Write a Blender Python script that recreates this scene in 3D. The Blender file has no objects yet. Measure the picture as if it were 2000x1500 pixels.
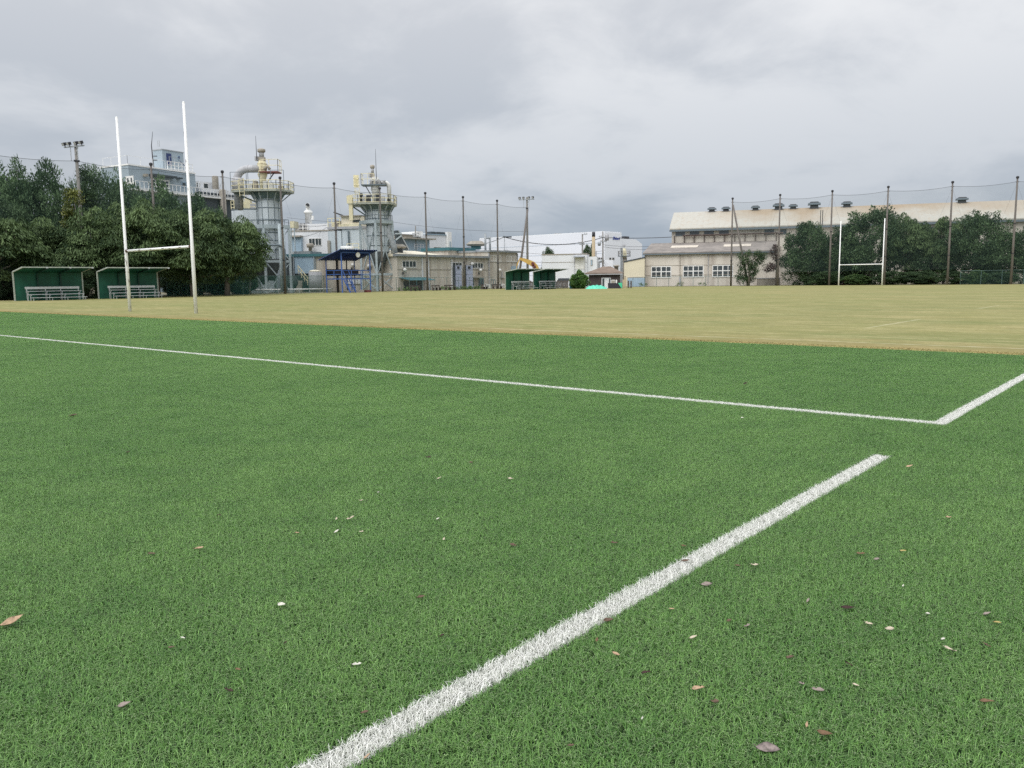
import bpy, bmesh, math, random
import numpy as np
from mathutils import Vector, Matrix, Euler
random.seed(7); RNG = np.random.default_rng(11)
C = bpy.context.scene.collection
R = math.radians
SC = bpy.context.scene

# ------------------------------------------------------------------ camera
FPX, PITCH, ROLL, HCAM = 1600.0, R(7.2), 0.0119, 1.36
cam_d = bpy.data.cameras.new('camera'); cam = bpy.data.objects.new('camera', cam_d); C.objects.link(cam)
cam_d.sensor_width = 36; cam_d.lens = 36 * FPX / 2000; cam_d.clip_start = .05; cam_d.clip_end = 4000
CM = Matrix.Rotation(R(90) - PITCH, 4, 'X') @ Matrix.Rotation(-ROLL, 4, 'Z')
cam.matrix_world = Matrix.Translation((0, 0, HCAM)) @ CM
SC.camera = cam
def ray(x, y):
    return (CM.to_3x3() @ Vector(((x - 1000) / FPX, (750 - y) / FPX, -1)))
def at(x, y, Y):                    # the point of the place seen at a photo position, at depth Y
    d = ray(x, y); return Vector((0, 0, HCAM)) + d * (Y / d.y)
def gz(x, y, z=0.0):                # the point on level z
    d = ray(x, y); return Vector((0, 0, HCAM)) + d * ((z - HCAM) / d.z)

AZ = R(40.3)
VD = Vector((math.sin(AZ), math.cos(AZ), 0)); UD = Vector((math.cos(AZ), -math.sin(AZ), 0))
def uv(u, v, z=0): return UD * u + VD * v + Vector((0, 0, z))

# ------------------------------------------------------------------ objects
def tag(o, label=None, cat=None, group=None, kind=None):
    if label: o['label'] = label
    if cat: o['category'] = cat
    if group: o['group'] = group
    if kind: o['kind'] = kind
    return o
def thing(name, loc, label, cat, group=None, rz=0.0):
    o = bpy.data.objects.new(name, None); C.objects.link(o)
    o.location = loc; o.rotation_euler = (0, 0, rz); o.empty_display_size = .2
    return tag(o, label, cat, group)
def wloc(o):
    p = Vector((0, 0, 0))
    while o is not None:
        p = p + o.location; o = o.parent
    return p
def kids(o): return [c for c in bpy.data.objects if c.parent == o]
def dup(src, loc, rz=None, label=None, sc=None):
    def rec(o, par):
        c = o.copy(); C.objects.link(c)
        if par is not None: c.parent = par
        for k in kids(o): rec(k, c)
        return c
    r = rec(src, None); r.location = loc
    if rz is not None: r.rotation_euler = (0, 0, rz)
    if sc is not None: r.scale = sc
    if label: r['label'] = label
    return r

class MB:
    def __init__(s): s.v = []; s.f = []
    def add(s, vs, fs):
        n = len(s.v); s.v += [tuple(v) for v in vs]; s.f += [tuple(n + i for i in f) for f in fs]; return s
    def hexa(s, a):                 # 8 points: bottom ring then top ring
        return s.add(a, [(3, 2, 1, 0), (4, 5, 6, 7), (0, 1, 5, 4), (1, 2, 6, 5), (2, 3, 7, 6), (3, 0, 4, 7)])
    def box(s, x0, y0, z0, x1, y1, z1):
        return s.hexa([(x0, y0, z0), (x1, y0, z0), (x1, y1, z0), (x0, y1, z0), (x0, y0, z1), (x1, y0, z1), (x1, y1, z1), (x0, y1, z1)])
    def bar(s, p, q, w, h=None, up=(0, 0, 1)):
        p = Vector(p); q = Vector(q); d = (q - p).normalized(); h = h or w
        u = Vector(up)
        if abs(d.dot(u)) > .98: u = Vector((0, 1, 0)) if abs(d.y) < .9 else Vector((1, 0, 0))
        a = d.cross(u).normalized() * (w / 2); b = a.cross(d).normalized() * (h / 2)
        return s.hexa([p - a - b, p + a - b, p + a + b, p - a + b, q - a - b, q + a - b, q + a + b, q - a + b])
    def tube(s, pts, rad, n=8, cap=True):
        pts = [Vector(p) for p in pts]; m = len(pts)
        if not hasattr(rad, '__len__'): rad = [rad] * m
        vs = []; fs = []; ref = None
        for i, p in enumerate(pts):
            d = (pts[min(i + 1, m - 1)] - pts[max(i - 1, 0)]).normalized()
            if ref is None:
                ref = d.cross(Vector((0, 0, 1)))
                if ref.length < .05: ref = d.cross(Vector((0, 1, 0)))
            a = (ref - d * ref.dot(d)).normalized(); ref = a; b = d.cross(a)
            for k in range(n):
                t = 2 * math.pi * k / n
                vs.append(p + (a * math.cos(t) + b * math.sin(t)) * rad[i])
        for i in range(m - 1):
            for k in range(n):
                k2 = (k + 1) % n
                fs.append((i * n + k, i * n + k2, (i + 1) * n + k2, (i + 1) * n + k))
        if cap: fs.append(tuple(range(n - 1, -1, -1))); fs.append(tuple((m - 1) * n + k for k in range(n)))
        return s.add(vs, fs)
    def lathe(s, c, prof, n=16, a0=0.0):   # prof: (radius, z) from bottom to top
        vs = []; fs = []
        for r, z in prof:
            for k in range(n):
                t = a0 + 2 * math.pi * k / n
                vs.append((c[0] + r * math.cos(t), c[1] + r * math.sin(t), z))
        for i in range(len(prof) - 1):
            for k in range(n):
                k2 = (k + 1) % n; fs.append((i * n + k, i * n + k2, (i + 1) * n + k2, (i + 1) * n + k))
        fs.append(tuple(range(n - 1, -1, -1))); fs.append(tuple((len(prof) - 1) * n + k for k in range(n)))
        return s.add(vs, fs)
    def prism(s, A, B):             # two matching outlines of points
        n = len(A)
        return s.add(list(A) + list(B), [tuple(range(n - 1, -1, -1)), tuple(range(n, 2 * n))] + [(i, (i + 1) % n, n + (i + 1) % n, n + i) for i in range(n)])
    def build(s, name, mat, par=None, smooth=False, loc=None, label=None):
        off = wloc(par) if par is not None else (Vector(loc) if loc is not None else Vector((0, 0, 0)))
        if loc is not None and par is not None: off = Vector((0, 0, 0))
        me = bpy.data.meshes.new(name)
        me.from_pydata([(x - off.x, y - off.y, z - off.z) for x, y, z in s.v], [], s.f)
        bm = bmesh.new(); bm.from_mesh(me); bmesh.ops.recalc_face_normals(bm, faces=bm.faces); bm.to_mesh(me); bm.free()
        if smooth is True: me.polygons.foreach_set('use_smooth', [True] * len(me.polygons))
        me.materials.append(mat)
        o = bpy.data.objects.new(name, me); C.objects.link(o)
        if par is not None: o.parent = par
        else: o.location = off
        if label: o['label'] = label
        return o

class Fac:                          # a vertical facade plane; s runs along it, off points to the pitch
    def __init__(f, O, az):
        f.O = Vector((O[0], O[1], 0)); a = R(az); f.d = Vector((math.sin(a), math.cos(a), 0))
        f.n = Vector((math.cos(a), -math.sin(a), 0))
        if f.n.dot(f.O) > 0: f.n = -f.n
    @staticmethod
    def px(x, Y, az): p = at(x, 550, Y); return Fac((p.x, p.y), az)
    def sz(f, x, y):
        d = ray(x, y); o = Vector((0, 0, HCAM)); t = (f.O - o).dot(f.n) / d.dot(f.n); p = o + d * t
        return (p - f.O).dot(f.d), p.z
    def s(f, x, y=540): return f.sz(x, y)[0]
    def z(f, x, y): return f.sz(x, y)[1]
    def P(f, s, z, off=0.0): return f.O + f.d * s + f.n * off + Vector((0, 0, z))
    def back(f, dist): return Fac((f.O - f.n * dist)[:2], math.degrees(math.atan2(f.d.x, f.d.y)))
    def box(f, mb, s0, s1, z0, z1, o0, o1):
        return mb.hexa([f.P(s0, z0, o0), f.P(s1, z0, o0), f.P(s1, z0, o1), f.P(s0, z0, o1), f.P(s0, z1, o0), f.P(s1, z1, o0), f.P(s1, z1, o1), f.P(s0, z1, o1)])
    def pbox(f, mb, x0, y0, x1, y1, o0, o1):
        s0, za = f.sz(x0, y0); s1, zb = f.sz(x1, y1); return f.box(mb, s0, s1, min(za, zb), max(za, zb), o0, o1)
    def prism(f, mb, prof, s0, s1): # prof: (off, z)
        return mb.prism([f.P(s0, z, o) for o, z in prof], [f.P(s1, z, o) for o, z in prof])

# ------------------------------------------------------------------ materials
MATS = {}
def mat(name, col, rough=.7, col2=None, scale=1.0, stretch=(1, 1, 1), lo=.35, hi=.65, metal=0.0, detail=5, spec=.4, bump=0.0, streak=None, rib=None, alpha=None):
    if name in MATS: return MATS[name]
    m = bpy.data.materials.new(name); m.use_nodes = True; nt = m.node_tree; N = nt.nodes; L = nt.links
    b = N['Principled BSDF']; b.inputs['Roughness'].default_value = rough; b.inputs['Metallic'].default_value = metal
    b.inputs['Specular IOR Level'].default_value = spec; b.inputs['Base Color'].default_value = (*col, 1)
    tc = N.new('ShaderNodeTexCoord'); out = None
    def noise(sc, st, det):
        mp = N.new('ShaderNodeMapping'); mp.inputs['Scale'].default_value = st; L.new(tc.outputs['Object'], mp.inputs['Vector'])
        n = N.new('ShaderNodeTexNoise'); n.inputs['Scale'].default_value = sc; n.inputs['Detail'].default_value = det; n.inputs['Roughness'].default_value = .6
        L.new(mp.outputs[0], n.inputs['Vector']); return n
    def mix(fac_out, a, bcol, mode='MIX'):
        x = N.new('ShaderNodeMix'); x.data_type = 'RGBA'; x.blend_type = mode; L.new(fac_out, x.inputs['Factor'])
        if isinstance(a, tuple): x.inputs['A'].default_value = (*a, 1)
        else: L.new(a, x.inputs['A'])
        x.inputs['B'].default_value = (*bcol, 1); return x.outputs['Result']
    def ramp(o, lo, hi):
        r = N.new('ShaderNodeMapRange'); r.inputs['From Min'].default_value = lo; r.inputs['From Max'].default_value = hi; L.new(o, r.inputs['Value']); return r.outputs[0]
    cur = col
    if col2 is not None:
        n = noise(scale, stretch, detail); cur = mix(ramp(n.outputs['Fac'], lo, hi), cur, col2)
    if streak is not None:          # rain streaks: (colour, scale, amount)
        n = noise(streak[1], (1, 1, .07), 4); r = ramp(n.outputs['Fac'], .48, .75)
        k = N.new('ShaderNodeMath'); k.operation = 'MULTIPLY'; k.inputs[1].default_value = streak[2]; L.new(r, k.inputs[0])
        cur = mix(k.outputs[0], cur, streak[0])
    if cur is not col: L.new(cur, b.inputs['Base Color'])
    hgt = None
    if rib is not None:             # ribbed sheet: (azimuth of the run, period, depth)
        a = R(rib[0]); dp = N.new('ShaderNodeVectorMath'); dp.operation = 'DOT_PRODUCT'; dp.inputs[1].default_value = (math.sin(a), math.cos(a), 0)
        L.new(tc.outputs['Object'], dp.inputs[0])
        k = N.new('ShaderNodeMath'); k.operation = 'MULTIPLY'; k.inputs[1].default_value = 2 * math.pi / rib[1]; L.new(dp.outputs['Value'], k.inputs[0])
        sn = N.new('ShaderNodeMath'); sn.operation = 'SINE'; L.new(k.outputs[0], sn.inputs[0]); hgt = sn.outputs[0]
        bp = N.new('ShaderNodeBump'); bp.inputs['Strength'].default_value = .25; bp.inputs['Distance'].default_value = rib[2]; L.new(hgt, bp.inputs['Height']); L.new(bp.outputs[0], b.inputs['Normal'])
    elif bump:
        n = noise(scale * 4, (1, 1, 1), 4); bp = N.new('ShaderNodeBump'); bp.inputs['Strength'].default_value = bump; bp.inputs['Distance'].default_value = .03
        L.new(n.outputs['Fac'], bp.inputs['Height']); L.new(bp.outputs[0], b.inputs['Normal'])
    if alpha is not None:
        t = N.new('ShaderNodeBsdfTransparent'); mx = N.new('ShaderNodeMixShader'); mx.inputs[0].default_value = alpha
        L.new(t.outputs[0], mx.inputs[1]); L.new(b.outputs[0], mx.inputs[2]); L.new(mx.outputs[0], N['Material Output'].inputs['Surface'])
    MATS[name] = m; return m

def leafmat(name, col, col2, trans=.25, rough=.55, world=None, sheen=0, spec=.5):
    """blades and leaves: colour varies per leaf by the mesh attribute tint and slowly over the place"""
    if name in MATS: return MATS[name]
    m = bpy.data.materials.new(name); m.use_nodes = True; nt = m.node_tree; N = nt.nodes; L = nt.links
    b = N['Principled BSDF']; b.inputs['Roughness'].default_value = rough; b.inputs['Specular IOR Level'].default_value = spec
    a = N.new('ShaderNodeAttribute'); a.attribute_name = 'tint'
    x = N.new('ShaderNodeMix'); x.data_type = 'RGBA'; x.inputs['A'].default_value = (*col, 1); x.inputs['B'].default_value = (*col2, 1)
    L.new(a.outputs['Fac'], x.inputs['Factor']); cur = x.outputs['Result']
    if world:
        g = N.new('ShaderNodeNewGeometry')
        for (sc, c3, amt, lo, hi) in world:
            n = N.new('ShaderNodeTexNoise'); n.inputs['Scale'].default_value = sc; n.inputs['Detail'].default_value = 3
            L.new(g.outputs['Position'], n.inputs['Vector'])
            r = N.new('ShaderNodeMapRange'); r.inputs['From Min'].default_value = lo; r.inputs['From Max'].default_value = hi; r.inputs['To Max'].default_value = amt
            L.new(n.outputs['Fac'], r.inputs['Value'])
            y = N.new('ShaderNodeMix'); y.data_type = 'RGBA'; y.blend_type = 'MULTIPLY'; L.new(r.outputs[0], y.inputs['Factor']); L.new(cur, y.inputs['A']); y.inputs['B'].default_value = (*c3, 1)
            cur = y.outputs['Result']
    L.new(cur, b.inputs['Base Color'])
    if sheen: b.inputs['Sheen Weight'].default_value = sheen; b.inputs['Sheen Roughness'].default_value = .4; b.inputs['Sheen Tint'].default_value = (.85, 1, .62, 1)
    if trans:
        t = N.new('ShaderNodeBsdfTranslucent'); L.new(cur, t.inputs['Color'])
        mx = N.new('ShaderNodeMixShader'); mx.inputs[0].default_value = trans
        L.new(b.outputs[0], mx.inputs[1]); L.new(t.outputs[0], mx.inputs[2]); L.new(mx.outputs[0], N['Material Output'].inputs['Surface'])
    MATS[name] = m; return m

# ------------------------------------------------------------------ sky and light
W = bpy.data.worlds.new('World'); SC.world = W; W.use_nodes = True
nt = W.node_tree; N = nt.nodes; L = nt.links; N.clear()
def nd(t, **k):
    n = N.new(t)
    for a, v in k.items(): setattr(n, a, v)
    return n
def mth(op, a, b=None, c=None):
    n = nd('ShaderNodeMath', operation=op)
    for i, v in enumerate((a, b, c)):
        if v is None: continue
        if isinstance(v, (int, float)): n.inputs[i].default_value = v
        else: L.new(v, n.inputs[i])
    return n.outputs[0]
def mrange(v, a, b, c=0., d=1., smooth=False):
    n = nd('ShaderNodeMapRange'); n.inputs['From Min'].default_value = a; n.inputs['From Max'].default_value = b; n.inputs['To Min'].default_value = c; n.inputs['To Max'].default_value = d
    if smooth: n.interpolation_type = 'SMOOTHSTEP'
    L.new(v, n.inputs['Value']); return n.outputs[0]
def cmix(fac, a, b, mode='MIX'):
    n = nd('ShaderNodeMix', data_type='RGBA', blend_type=mode)
    if isinstance(fac, (int, float)): n.inputs['Factor'].default_value = fac
    else: L.new(fac, n.inputs['Factor'])
    for k, v in (('A', a), ('B', b)):
        if isinstance(v, tuple): n.inputs[k].default_value = (*v, 1)
        else: L.new(v, n.inputs[k])
    return n.outputs['Result']
SUN_EL, SUN_AZ = R(50), R(205)
tc = nd('ShaderNodeTexCoord'); sp = nd('ShaderNodeSeparateXYZ'); L.new(tc.outputs['Generated'], sp.inputs[0])
dz = mth('MAXIMUM', sp.outputs['Z'], 0.0)
den = mth('ADD', dz, .30)
cb = nd('ShaderNodeCombineXYZ'); L.new(mth('DIVIDE', sp.outputs['X'], den), cb.inputs[0]); L.new(mth('DIVIDE', sp.outputs['Y'], den), cb.inputs[1])
def wnoise(sc, det, rough, off, dist=0.0):
    mp = nd('ShaderNodeMapping'); mp.inputs['Location'].default_value = off; L.new(cb.outputs[0], mp.inputs[0])
    n = nd('ShaderNodeTexNoise'); n.inputs['Scale'].default_value = sc; n.inputs['Detail'].default_value = det; n.inputs['Roughness'].default_value = rough; n.inputs['Distortion'].default_value = dist
    L.new(mp.outputs[0], n.inputs['Vector']); return n.outputs['Fac']
n1 = wnoise(.9, 7, .55, (5.3, 3.9, 0), .25); n2 = wnoise(2.6, 8, .58, (7.4, 2.2, 0), .4); n3 = wnoise(.3, 2, .5, (2.3, 5.2, 0))
cl = mth('ADD', mth('MULTIPLY', n1, .60), mth('ADD', mth('MULTIPLY', n2, .30), mth('MULTIPLY', n3, .30)))   # about .6
cl = mrange(cl, .53, .68, 0, 1, True)
el = mrange(dz, .0, .32, 0, 1)
low = cmix(cl, (.325, .395, .48), (.475, .53, .60)); high = cmix(cl, (.655, .68, .725), (.90, .91, .93))
sky_c = cmix(el, low, high)
side = mrange(mth('ABSOLUTE', mth('SUBTRACT', sp.outputs['X'], .02)), .12, .55, 0, .42, True)   # the band over the far works is the darkest part of the cover
sky_c = cmix(mth('MULTIPLY', side, mrange(dz, .22, .0, 0, 1)), sky_c, (.62, .65, .70))
zen = mrange(dz, .30, .95, 1.0, 1.75)
sunv = nd('ShaderNodeVectorMath', operation='DOT_PRODUCT'); sunv.inputs[1].default_value = (math.sin(SUN_AZ) * math.cos(SUN_EL), math.cos(SUN_AZ) * math.cos(SUN_EL), math.sin(SUN_EL)); L.new(tc.outputs['Generated'], sunv.inputs[0])
zen = mth('MULTIPLY', zen, mrange(sunv.outputs['Value'], .25, 1.0, 1.0, 1.9, True))   # the cover is brightest round the hidden sun, behind the camera
hsv = nd('ShaderNodeVectorMath', operation='SCALE'); L.new(sky_c, hsv.inputs[0]); L.new(mth('MULTIPLY', zen, 10.0), hsv.inputs['Scale'])
sk = nd('ShaderNodeTexSky'); sk.sky_type = 'NISHITA'; sk.sun_disc = False; sk.sun_elevation = SUN_EL; sk.sun_rotation = SUN_AZ; sk.air_density = 1.0; sk.dust_density = 2.0
bg = nd('ShaderNodeBackground'); bg.inputs['Strength'].default_value = .1
L.new(cmix(.96, sk.outputs[0], hsv.outputs[0]), bg.inputs['Color'])
wo = nd('ShaderNodeOutputWorld'); L.new(bg.outputs[0], wo.inputs[0])
sd = bpy.data.lights.new('sun', 'SUN'); sd.energy = 1.3; sd.angle = R(40); sd.color = (1, .97, .92)
so = bpy.data.objects.new('sun', sd); C.objects.link(so)
# sun_rotation is measured from +Y clockwise; the lamp shines along its -Z
sdir = Vector((math.sin(SUN_AZ) * math.cos(SUN_EL), math.cos(SUN_AZ) * math.cos(SUN_EL), math.sin(SUN_EL)))
so.rotation_euler = sdir.to_track_quat('Z', 'Y').to_euler(); so.location = (0, 0, 60)
SC.view_settings.view_transform = 'Standard'; SC.view_settings.look = 'None'; SC.view_settings.gamma = 1; SC.view_settings.exposure = 0.0
SC.cycles.max_bounces = 6; SC.cycles.transparent_max_bounces = 24
SC.cycles.use_denoising = False

# ------------------------------------------------------------------ ground
VB = 16.0                             # the artificial turf ends here
VA = 8.17; UB = -1.795; HW = .056; VE = 6.42   # goal line, touchline, half width, end of the near stroke
m_ground = mat('bare_ground', (.20, .17, .12), .95, (.10, .10, .05), .35, lo=.3, hi=.7)
MB().add([(-900, -300, -.03), (900, -300, -.03), (900, 1500, -.03), (-900, 1500, -.03)], [(0, 1, 2, 3)]).build('ground', m_ground)['kind'] = 'structure'

def field_material():
    m = bpy.data.materials.new('dry_pitch'); m.use_nodes = True; nt = m.node_tree; N = nt.nodes; L = nt.links
    b = N['Principled BSDF']; b.inputs['Roughness'].default_value = .9; b.inputs['Specular IOR Level'].default_value = .15
    return m
def pitch_nodes(m, attr=False):
    nt = m.node_tree; N = nt.nodes; L = nt.links; b = N['Principled BSDF']
    g = N.new('ShaderNodeNewGeometry')
    def dot(v):
        n = N.new('ShaderNodeVectorMath'); n.operation = 'DOT_PRODUCT'; n.inputs[1].default_value = v; L.new(g.outputs['Position'], n.inputs[0]); return n.outputs['Value']
    u, v = dot(UD), dot(VD)
    def M(op, a, b_=None):
        n = N.new('ShaderNodeMath'); n.operation = op
        for i, q in enumerate((a, b_)):
            if q is None: continue
            if isinstance(q, (int, float)): n.inputs[i].default_value = q
            else: L.new(q, n.inputs[i])
        return n.outputs[0]
    def noise(su, sv, det, rough=.6):
        c = N.new('ShaderNodeCombineXYZ'); L.new(M('MULTIPLY', u, su), c.inputs[0]); L.new(M('MULTIPLY', v, sv), c.inputs[1])
        n = N.new('ShaderNodeTexNoise'); n.inputs['Scale'].default_value = 1; n.inputs['Detail'].default_value = det; n.inputs['Roughness'].default_value = rough
        L.new(c.outputs[0], n.inputs['Vector']); return n.outputs['Fac']
    def rng(x, lo, hi, a=0., b_=1.):
        r = N.new('ShaderNodeMapRange'); r.inputs['From Min'].default_value = lo; r.inputs['From Max'].default_value = hi; r.inputs['To Min'].default_value = a; r.inputs['To Max'].default_value = b_; L.new(x, r.inputs['Value']); return r.outputs[0]
    def mix(f, a, c, mode='MIX'):
        x = N.new('ShaderNodeMix'); x.data_type = 'RGBA'; x.blend_type = mode
        if isinstance(f, (int, float)): x.inputs['Factor'].default_value = f
        else: L.new(f, x.inputs['Factor'])
        for k, q in (('A', a), ('B', c)):
            if isinstance(q, tuple): x.inputs[k].default_value = (*q, 1)
            else: L.new(q, x.inputs[k])
        return x.outputs['Result']
    c = mix(rng(noise(.12, .35, 5), .40, .62), (.350, .305, .145), (.205, .225, .088))     # dry straw and greener patches
    c = mix(rng(noise(.05, .06, 3), .42, .62, 0, .65), c, (.20, .235, .075))
    c = mix(rng(noise(.7, 2.2, 5, .7), .45, .65, 0, .85), c, (.42, .38, .205))
    c = mix(rng(noise(6, 9, 4, .7), .42, .72, 0, .7), c, (.15, .135, .06))
    c = mix(rng(noise(.25, 1.3, 4, .6), .5, .68, 0, .55), c, (.215, .20, .085))
    # worn mowing bands along the goal line and the bare strip beside the turf
    wv = M('SINE', M('MULTIPLY', M('ADD', v, M('MULTIPLY', noise(.06, .2, 2), 5.0)), 1.15))
    c = mix(rng(wv, -.2, 1, 0, .28), c, (.20, .205, .08))
    edge = rng(M('ADD', v, M('MULTIPLY', noise(.5, 1.0, 5), 3.0)), VB + 4.2, VB + 1.2)
    c = mix(M('MULTIPLY', edge, .62), c, (.235, .165, .07))
    # old line paint: strokes with broken cover
    def stroke(mask, amt):
        return M('MULTIPLY', mask, rng(noise(2.5, 9, 4), .38, .6, 0, amt))
    def band(x, c0, w): return rng(M('ABSOLUTE', M('SUBTRACT', x, c0)), w, w * .6)
    ends = M('MULTIPLY', rng(u, -9.0, -7.5), rng(u, 14, 12))
    c = mix(stroke(M('MULTIPLY', band(v, VB + 1.55, .11), rng(u, -17.0, -15)), .45), c, (.62, .58, .45))
    c = mix(stroke(M('MULTIPLY', band(u, -6.85, .07), M('MULTIPLY', rng(v, 22.4, 23.0), rng(v, 28.2, 27.6))), .6), c, (.66, .62, .48))
    c = mix(stroke(M('MULTIPLY', band(u, -7.1, .08), M('MULTIPLY', rng(v, 37, 38), rng(v, 42.5, 41.5))), .5), c, (.66, .62, .48))
    c = mix(stroke(band(v, 62, .2), .45), c, (.62, .6, .42))
    if attr:
        a = N.new('ShaderNodeAttribute'); a.attribute_name = 'tint'
        c = mix(M('MULTIPLY', a.outputs['Fac'], .5), c, (.46, .40, .20))
        x = N.new('ShaderNodeVectorMath'); x.operation = 'SCALE'; L.new(c, x.inputs[0]); x.inputs['Scale'].default_value = 1.45; c = x.outputs[0]
    c = mix(rng(noise(.9, 1.6, 5, .7), .50, .62, 0, .5), c, (.20, .205, .085)); c = mix(1.0, c, (.90, .89, .82), 'MULTIPLY')
    L.new(c, b.inputs['Base Color'])
    if not attr:
        bp = N.new('ShaderNodeBump'); bp.inputs['Strength'].default_value = .5; bp.inputs['Distance'].default_value = .04
        L.new(noise(5, 5, 6, .75), bp.inputs['Height']); L.new(bp.outputs[0], b.inputs['Normal'])
m_pitch = field_material(); pitch_nodes(m_pitch)
m_dry = field_material(); m_dry.name = 'dry_blades'; pitch_nodes(m_dry, True)
q = [uv(-130, VB - .01, 0.004), uv(75, VB - .01, 0.004), uv(75, 134, .004), uv(-130, 134, .004)]
# the grass pitch is bounded by the pole lines, so cut it as a polygon
fp = [uv(-130, VB), uv(90, VB), Vector((92, 100, 0)), Vector((38.6, 139.8, 0)), Vector((3.8, 149, 0)), Vector((-30.5, 106, 0)), Vector((-45, 88.3, 0)), Vector((-110, 8, 0))]
MB().add([(p.x, p.y, .004) for p in fp], [tuple(range(len(fp)))]).build('pitch', m_pitch)['kind'] = 'structure'

m_turfbase = mat('turf_base', (.010, .024, .009), .95, (.016, .034, .012), 8, spec=.1)
tb = [uv(-150, -60), uv(60, -60), uv(60, VB), uv(-150, VB)]
MB().add([(p.x, p.y, 0.002) for p in tb], [(0, 1, 2, 3)]).build('turf_ground', m_turfbase)['kind'] = 'structure'

def tiles(name, material, cell, nblade, hgt, hs, wid, lean, tint, rects, label):
    """one patch of blades, laid out over the rectangles (in pitch axes) by geometry nodes"""
    n = nblade; rx = RNG.uniform(-.5, .5, (n, 2)) * cell
    h = np.clip(RNG.normal(hgt, hs, n), hgt * .45, hgt * 1.6); th = RNG.uniform(0, 2 * np.pi, n); ln = RNG.uniform(lean[0], lean[1], n) * h
    d = np.stack([np.cos(th), np.sin(th)], 1); ph = th + np.pi / 2 + RNG.normal(0, .6, n); s = np.stack([np.cos(ph), np.sin(ph)], 1) * (RNG.uniform(wid * .7, wid * 1.3, n) / 2)[:, None]
    def v3(xy, z): return np.concatenate([xy, z[:, None]], 1)
    m = rx + d * (ln * .30)[:, None]; t = rx + d * ln[:, None]
    V = np.stack([v3(rx - s, h * 0), v3(rx + s, h * 0), v3(m - s * .9, h * .66), v3(m + s * .9, h * .66), v3(t, h * (1 - .16 * (ln / h)))], 1).reshape(-1, 3)
    i = np.arange(n) * 5
    F = np.concatenate([np.stack([i, i + 1, i + 3, i + 2], 1).ravel(), np.stack([i + 2, i + 3, i + 4], 1).ravel()])
    pts, rot, scl = [], [], []
    for (u0, u1, v0, v1) in rects:
        a = max(1, math.ceil((u1 - u0) / cell - .2)); b = max(1, math.ceil((v1 - v0) / cell - .2)); du = (u1 - u0) / a; dv = (v1 - v0) / b
        for p in range(a):
            for q in range(b):
                P = uv(u0 + (p + .5) * du, v0 + (q + .5) * dv); pts.append((P.x, P.y, 0.0))
                k = random.randrange(4); rot.append((0, 0, -AZ + k * math.pi / 2))
                sx, sy = du / cell, dv / cell
                if k % 2: sx, sy = sy, sx
                scl.append((sx * 1.0, sy * 1.0, random.uniform(.92, 1.08)))
    npt = len(pts); nv = len(V) + npt
    me = bpy.data.meshes.new(name); me.vertices.add(nv); me.vertices.foreach_set('co', np.concatenate([V, np.array(pts)]).astype(np.float32).ravel())
    me.loops.add(n * 7); me.loops.foreach_set('vertex_index', F.astype(np.int32)); me.polygons.add(2 * n)
    ls = np.concatenate([np.arange(n) * 4, n * 4 + np.arange(n) * 3]); me.polygons.foreach_set('loop_start', ls.astype(np.int32)); me.update(calc_edges=True); me.validate()
    ti = np.concatenate([np.repeat(RNG.beta(tint[0], tint[1], n), 5), np.zeros(npt)])
    me.attributes.new('tint', 'FLOAT', 'POINT').data.foreach_set('value', ti.astype(np.float32))
    me.attributes.new('is_point', 'FLOAT', 'POINT').data.foreach_set('value', np.concatenate([np.zeros(len(V)), np.ones(npt)]).astype(np.float32))
    z = np.zeros((len(V), 3))
    me.attributes.new('rot', 'FLOAT_VECTOR', 'POINT').data.foreach_set('vector', np.concatenate([z, np.array(rot)]).astype(np.float32).ravel())
    me.attributes.new('scl', 'FLOAT_VECTOR', 'POINT').data.foreach_set('vector', np.concatenate([z + 1, np.array(scl)]).astype(np.float32).ravel())
    me.materials.append(material)
    o = bpy.data.objects.new(name, me); C.objects.link(o)
    ng = bpy.data.node_groups.get('lay_tiles')
    if ng is None:
        ng = bpy.data.node_groups.new('lay_tiles', 'GeometryNodeTree')
        ng.interface.new_socket('Geometry', in_out='INPUT', socket_type='NodeSocketGeometry'); ng.interface.new_socket('Geometry', in_out='OUTPUT', socket_type='NodeSocketGeometry')
        gi = ng.nodes.new('NodeGroupInput'); go = ng.nodes.new('NodeGroupOutput'); se = ng.nodes.new('GeometryNodeSeparateGeometry'); se.domain = 'POINT'
        def na(nm, ty):
            x = ng.nodes.new('GeometryNodeInputNamedAttribute'); x.data_type = ty; x.inputs['Name'].default_value = nm; return x.outputs['Attribute']
        ip = ng.nodes.new('GeometryNodeInstanceOnPoints'); cmp_ = ng.nodes.new('FunctionNodeCompare'); cmp_.data_type = 'FLOAT'; cmp_.operation = 'GREATER_THAN'; cmp_.inputs[1].default_value = .5
        ng.links.new(na('is_point', 'FLOAT'), cmp_.inputs[0]); ng.links.new(cmp_.outputs[0], se.inputs['Selection'])
        ng.links.new(gi.outputs[0], se.inputs['Geometry']); ng.links.new(se.outputs['Selection'], ip.inputs['Points']); ng.links.new(se.outputs['Inverted'], ip.inputs['Instance'])
        ng.links.new(na('rot', 'FLOAT_VECTOR'), ip.inputs['Rotation']); ng.links.new(na('scl', 'FLOAT_VECTOR'), ip.inputs['Scale']); ng.links.new(ip.outputs[0], go.inputs[0])
    md = o.modifiers.new('lay', 'NODES'); md.node_group = ng
    tag(o, label, None, None, 'stuff'); return o

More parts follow.
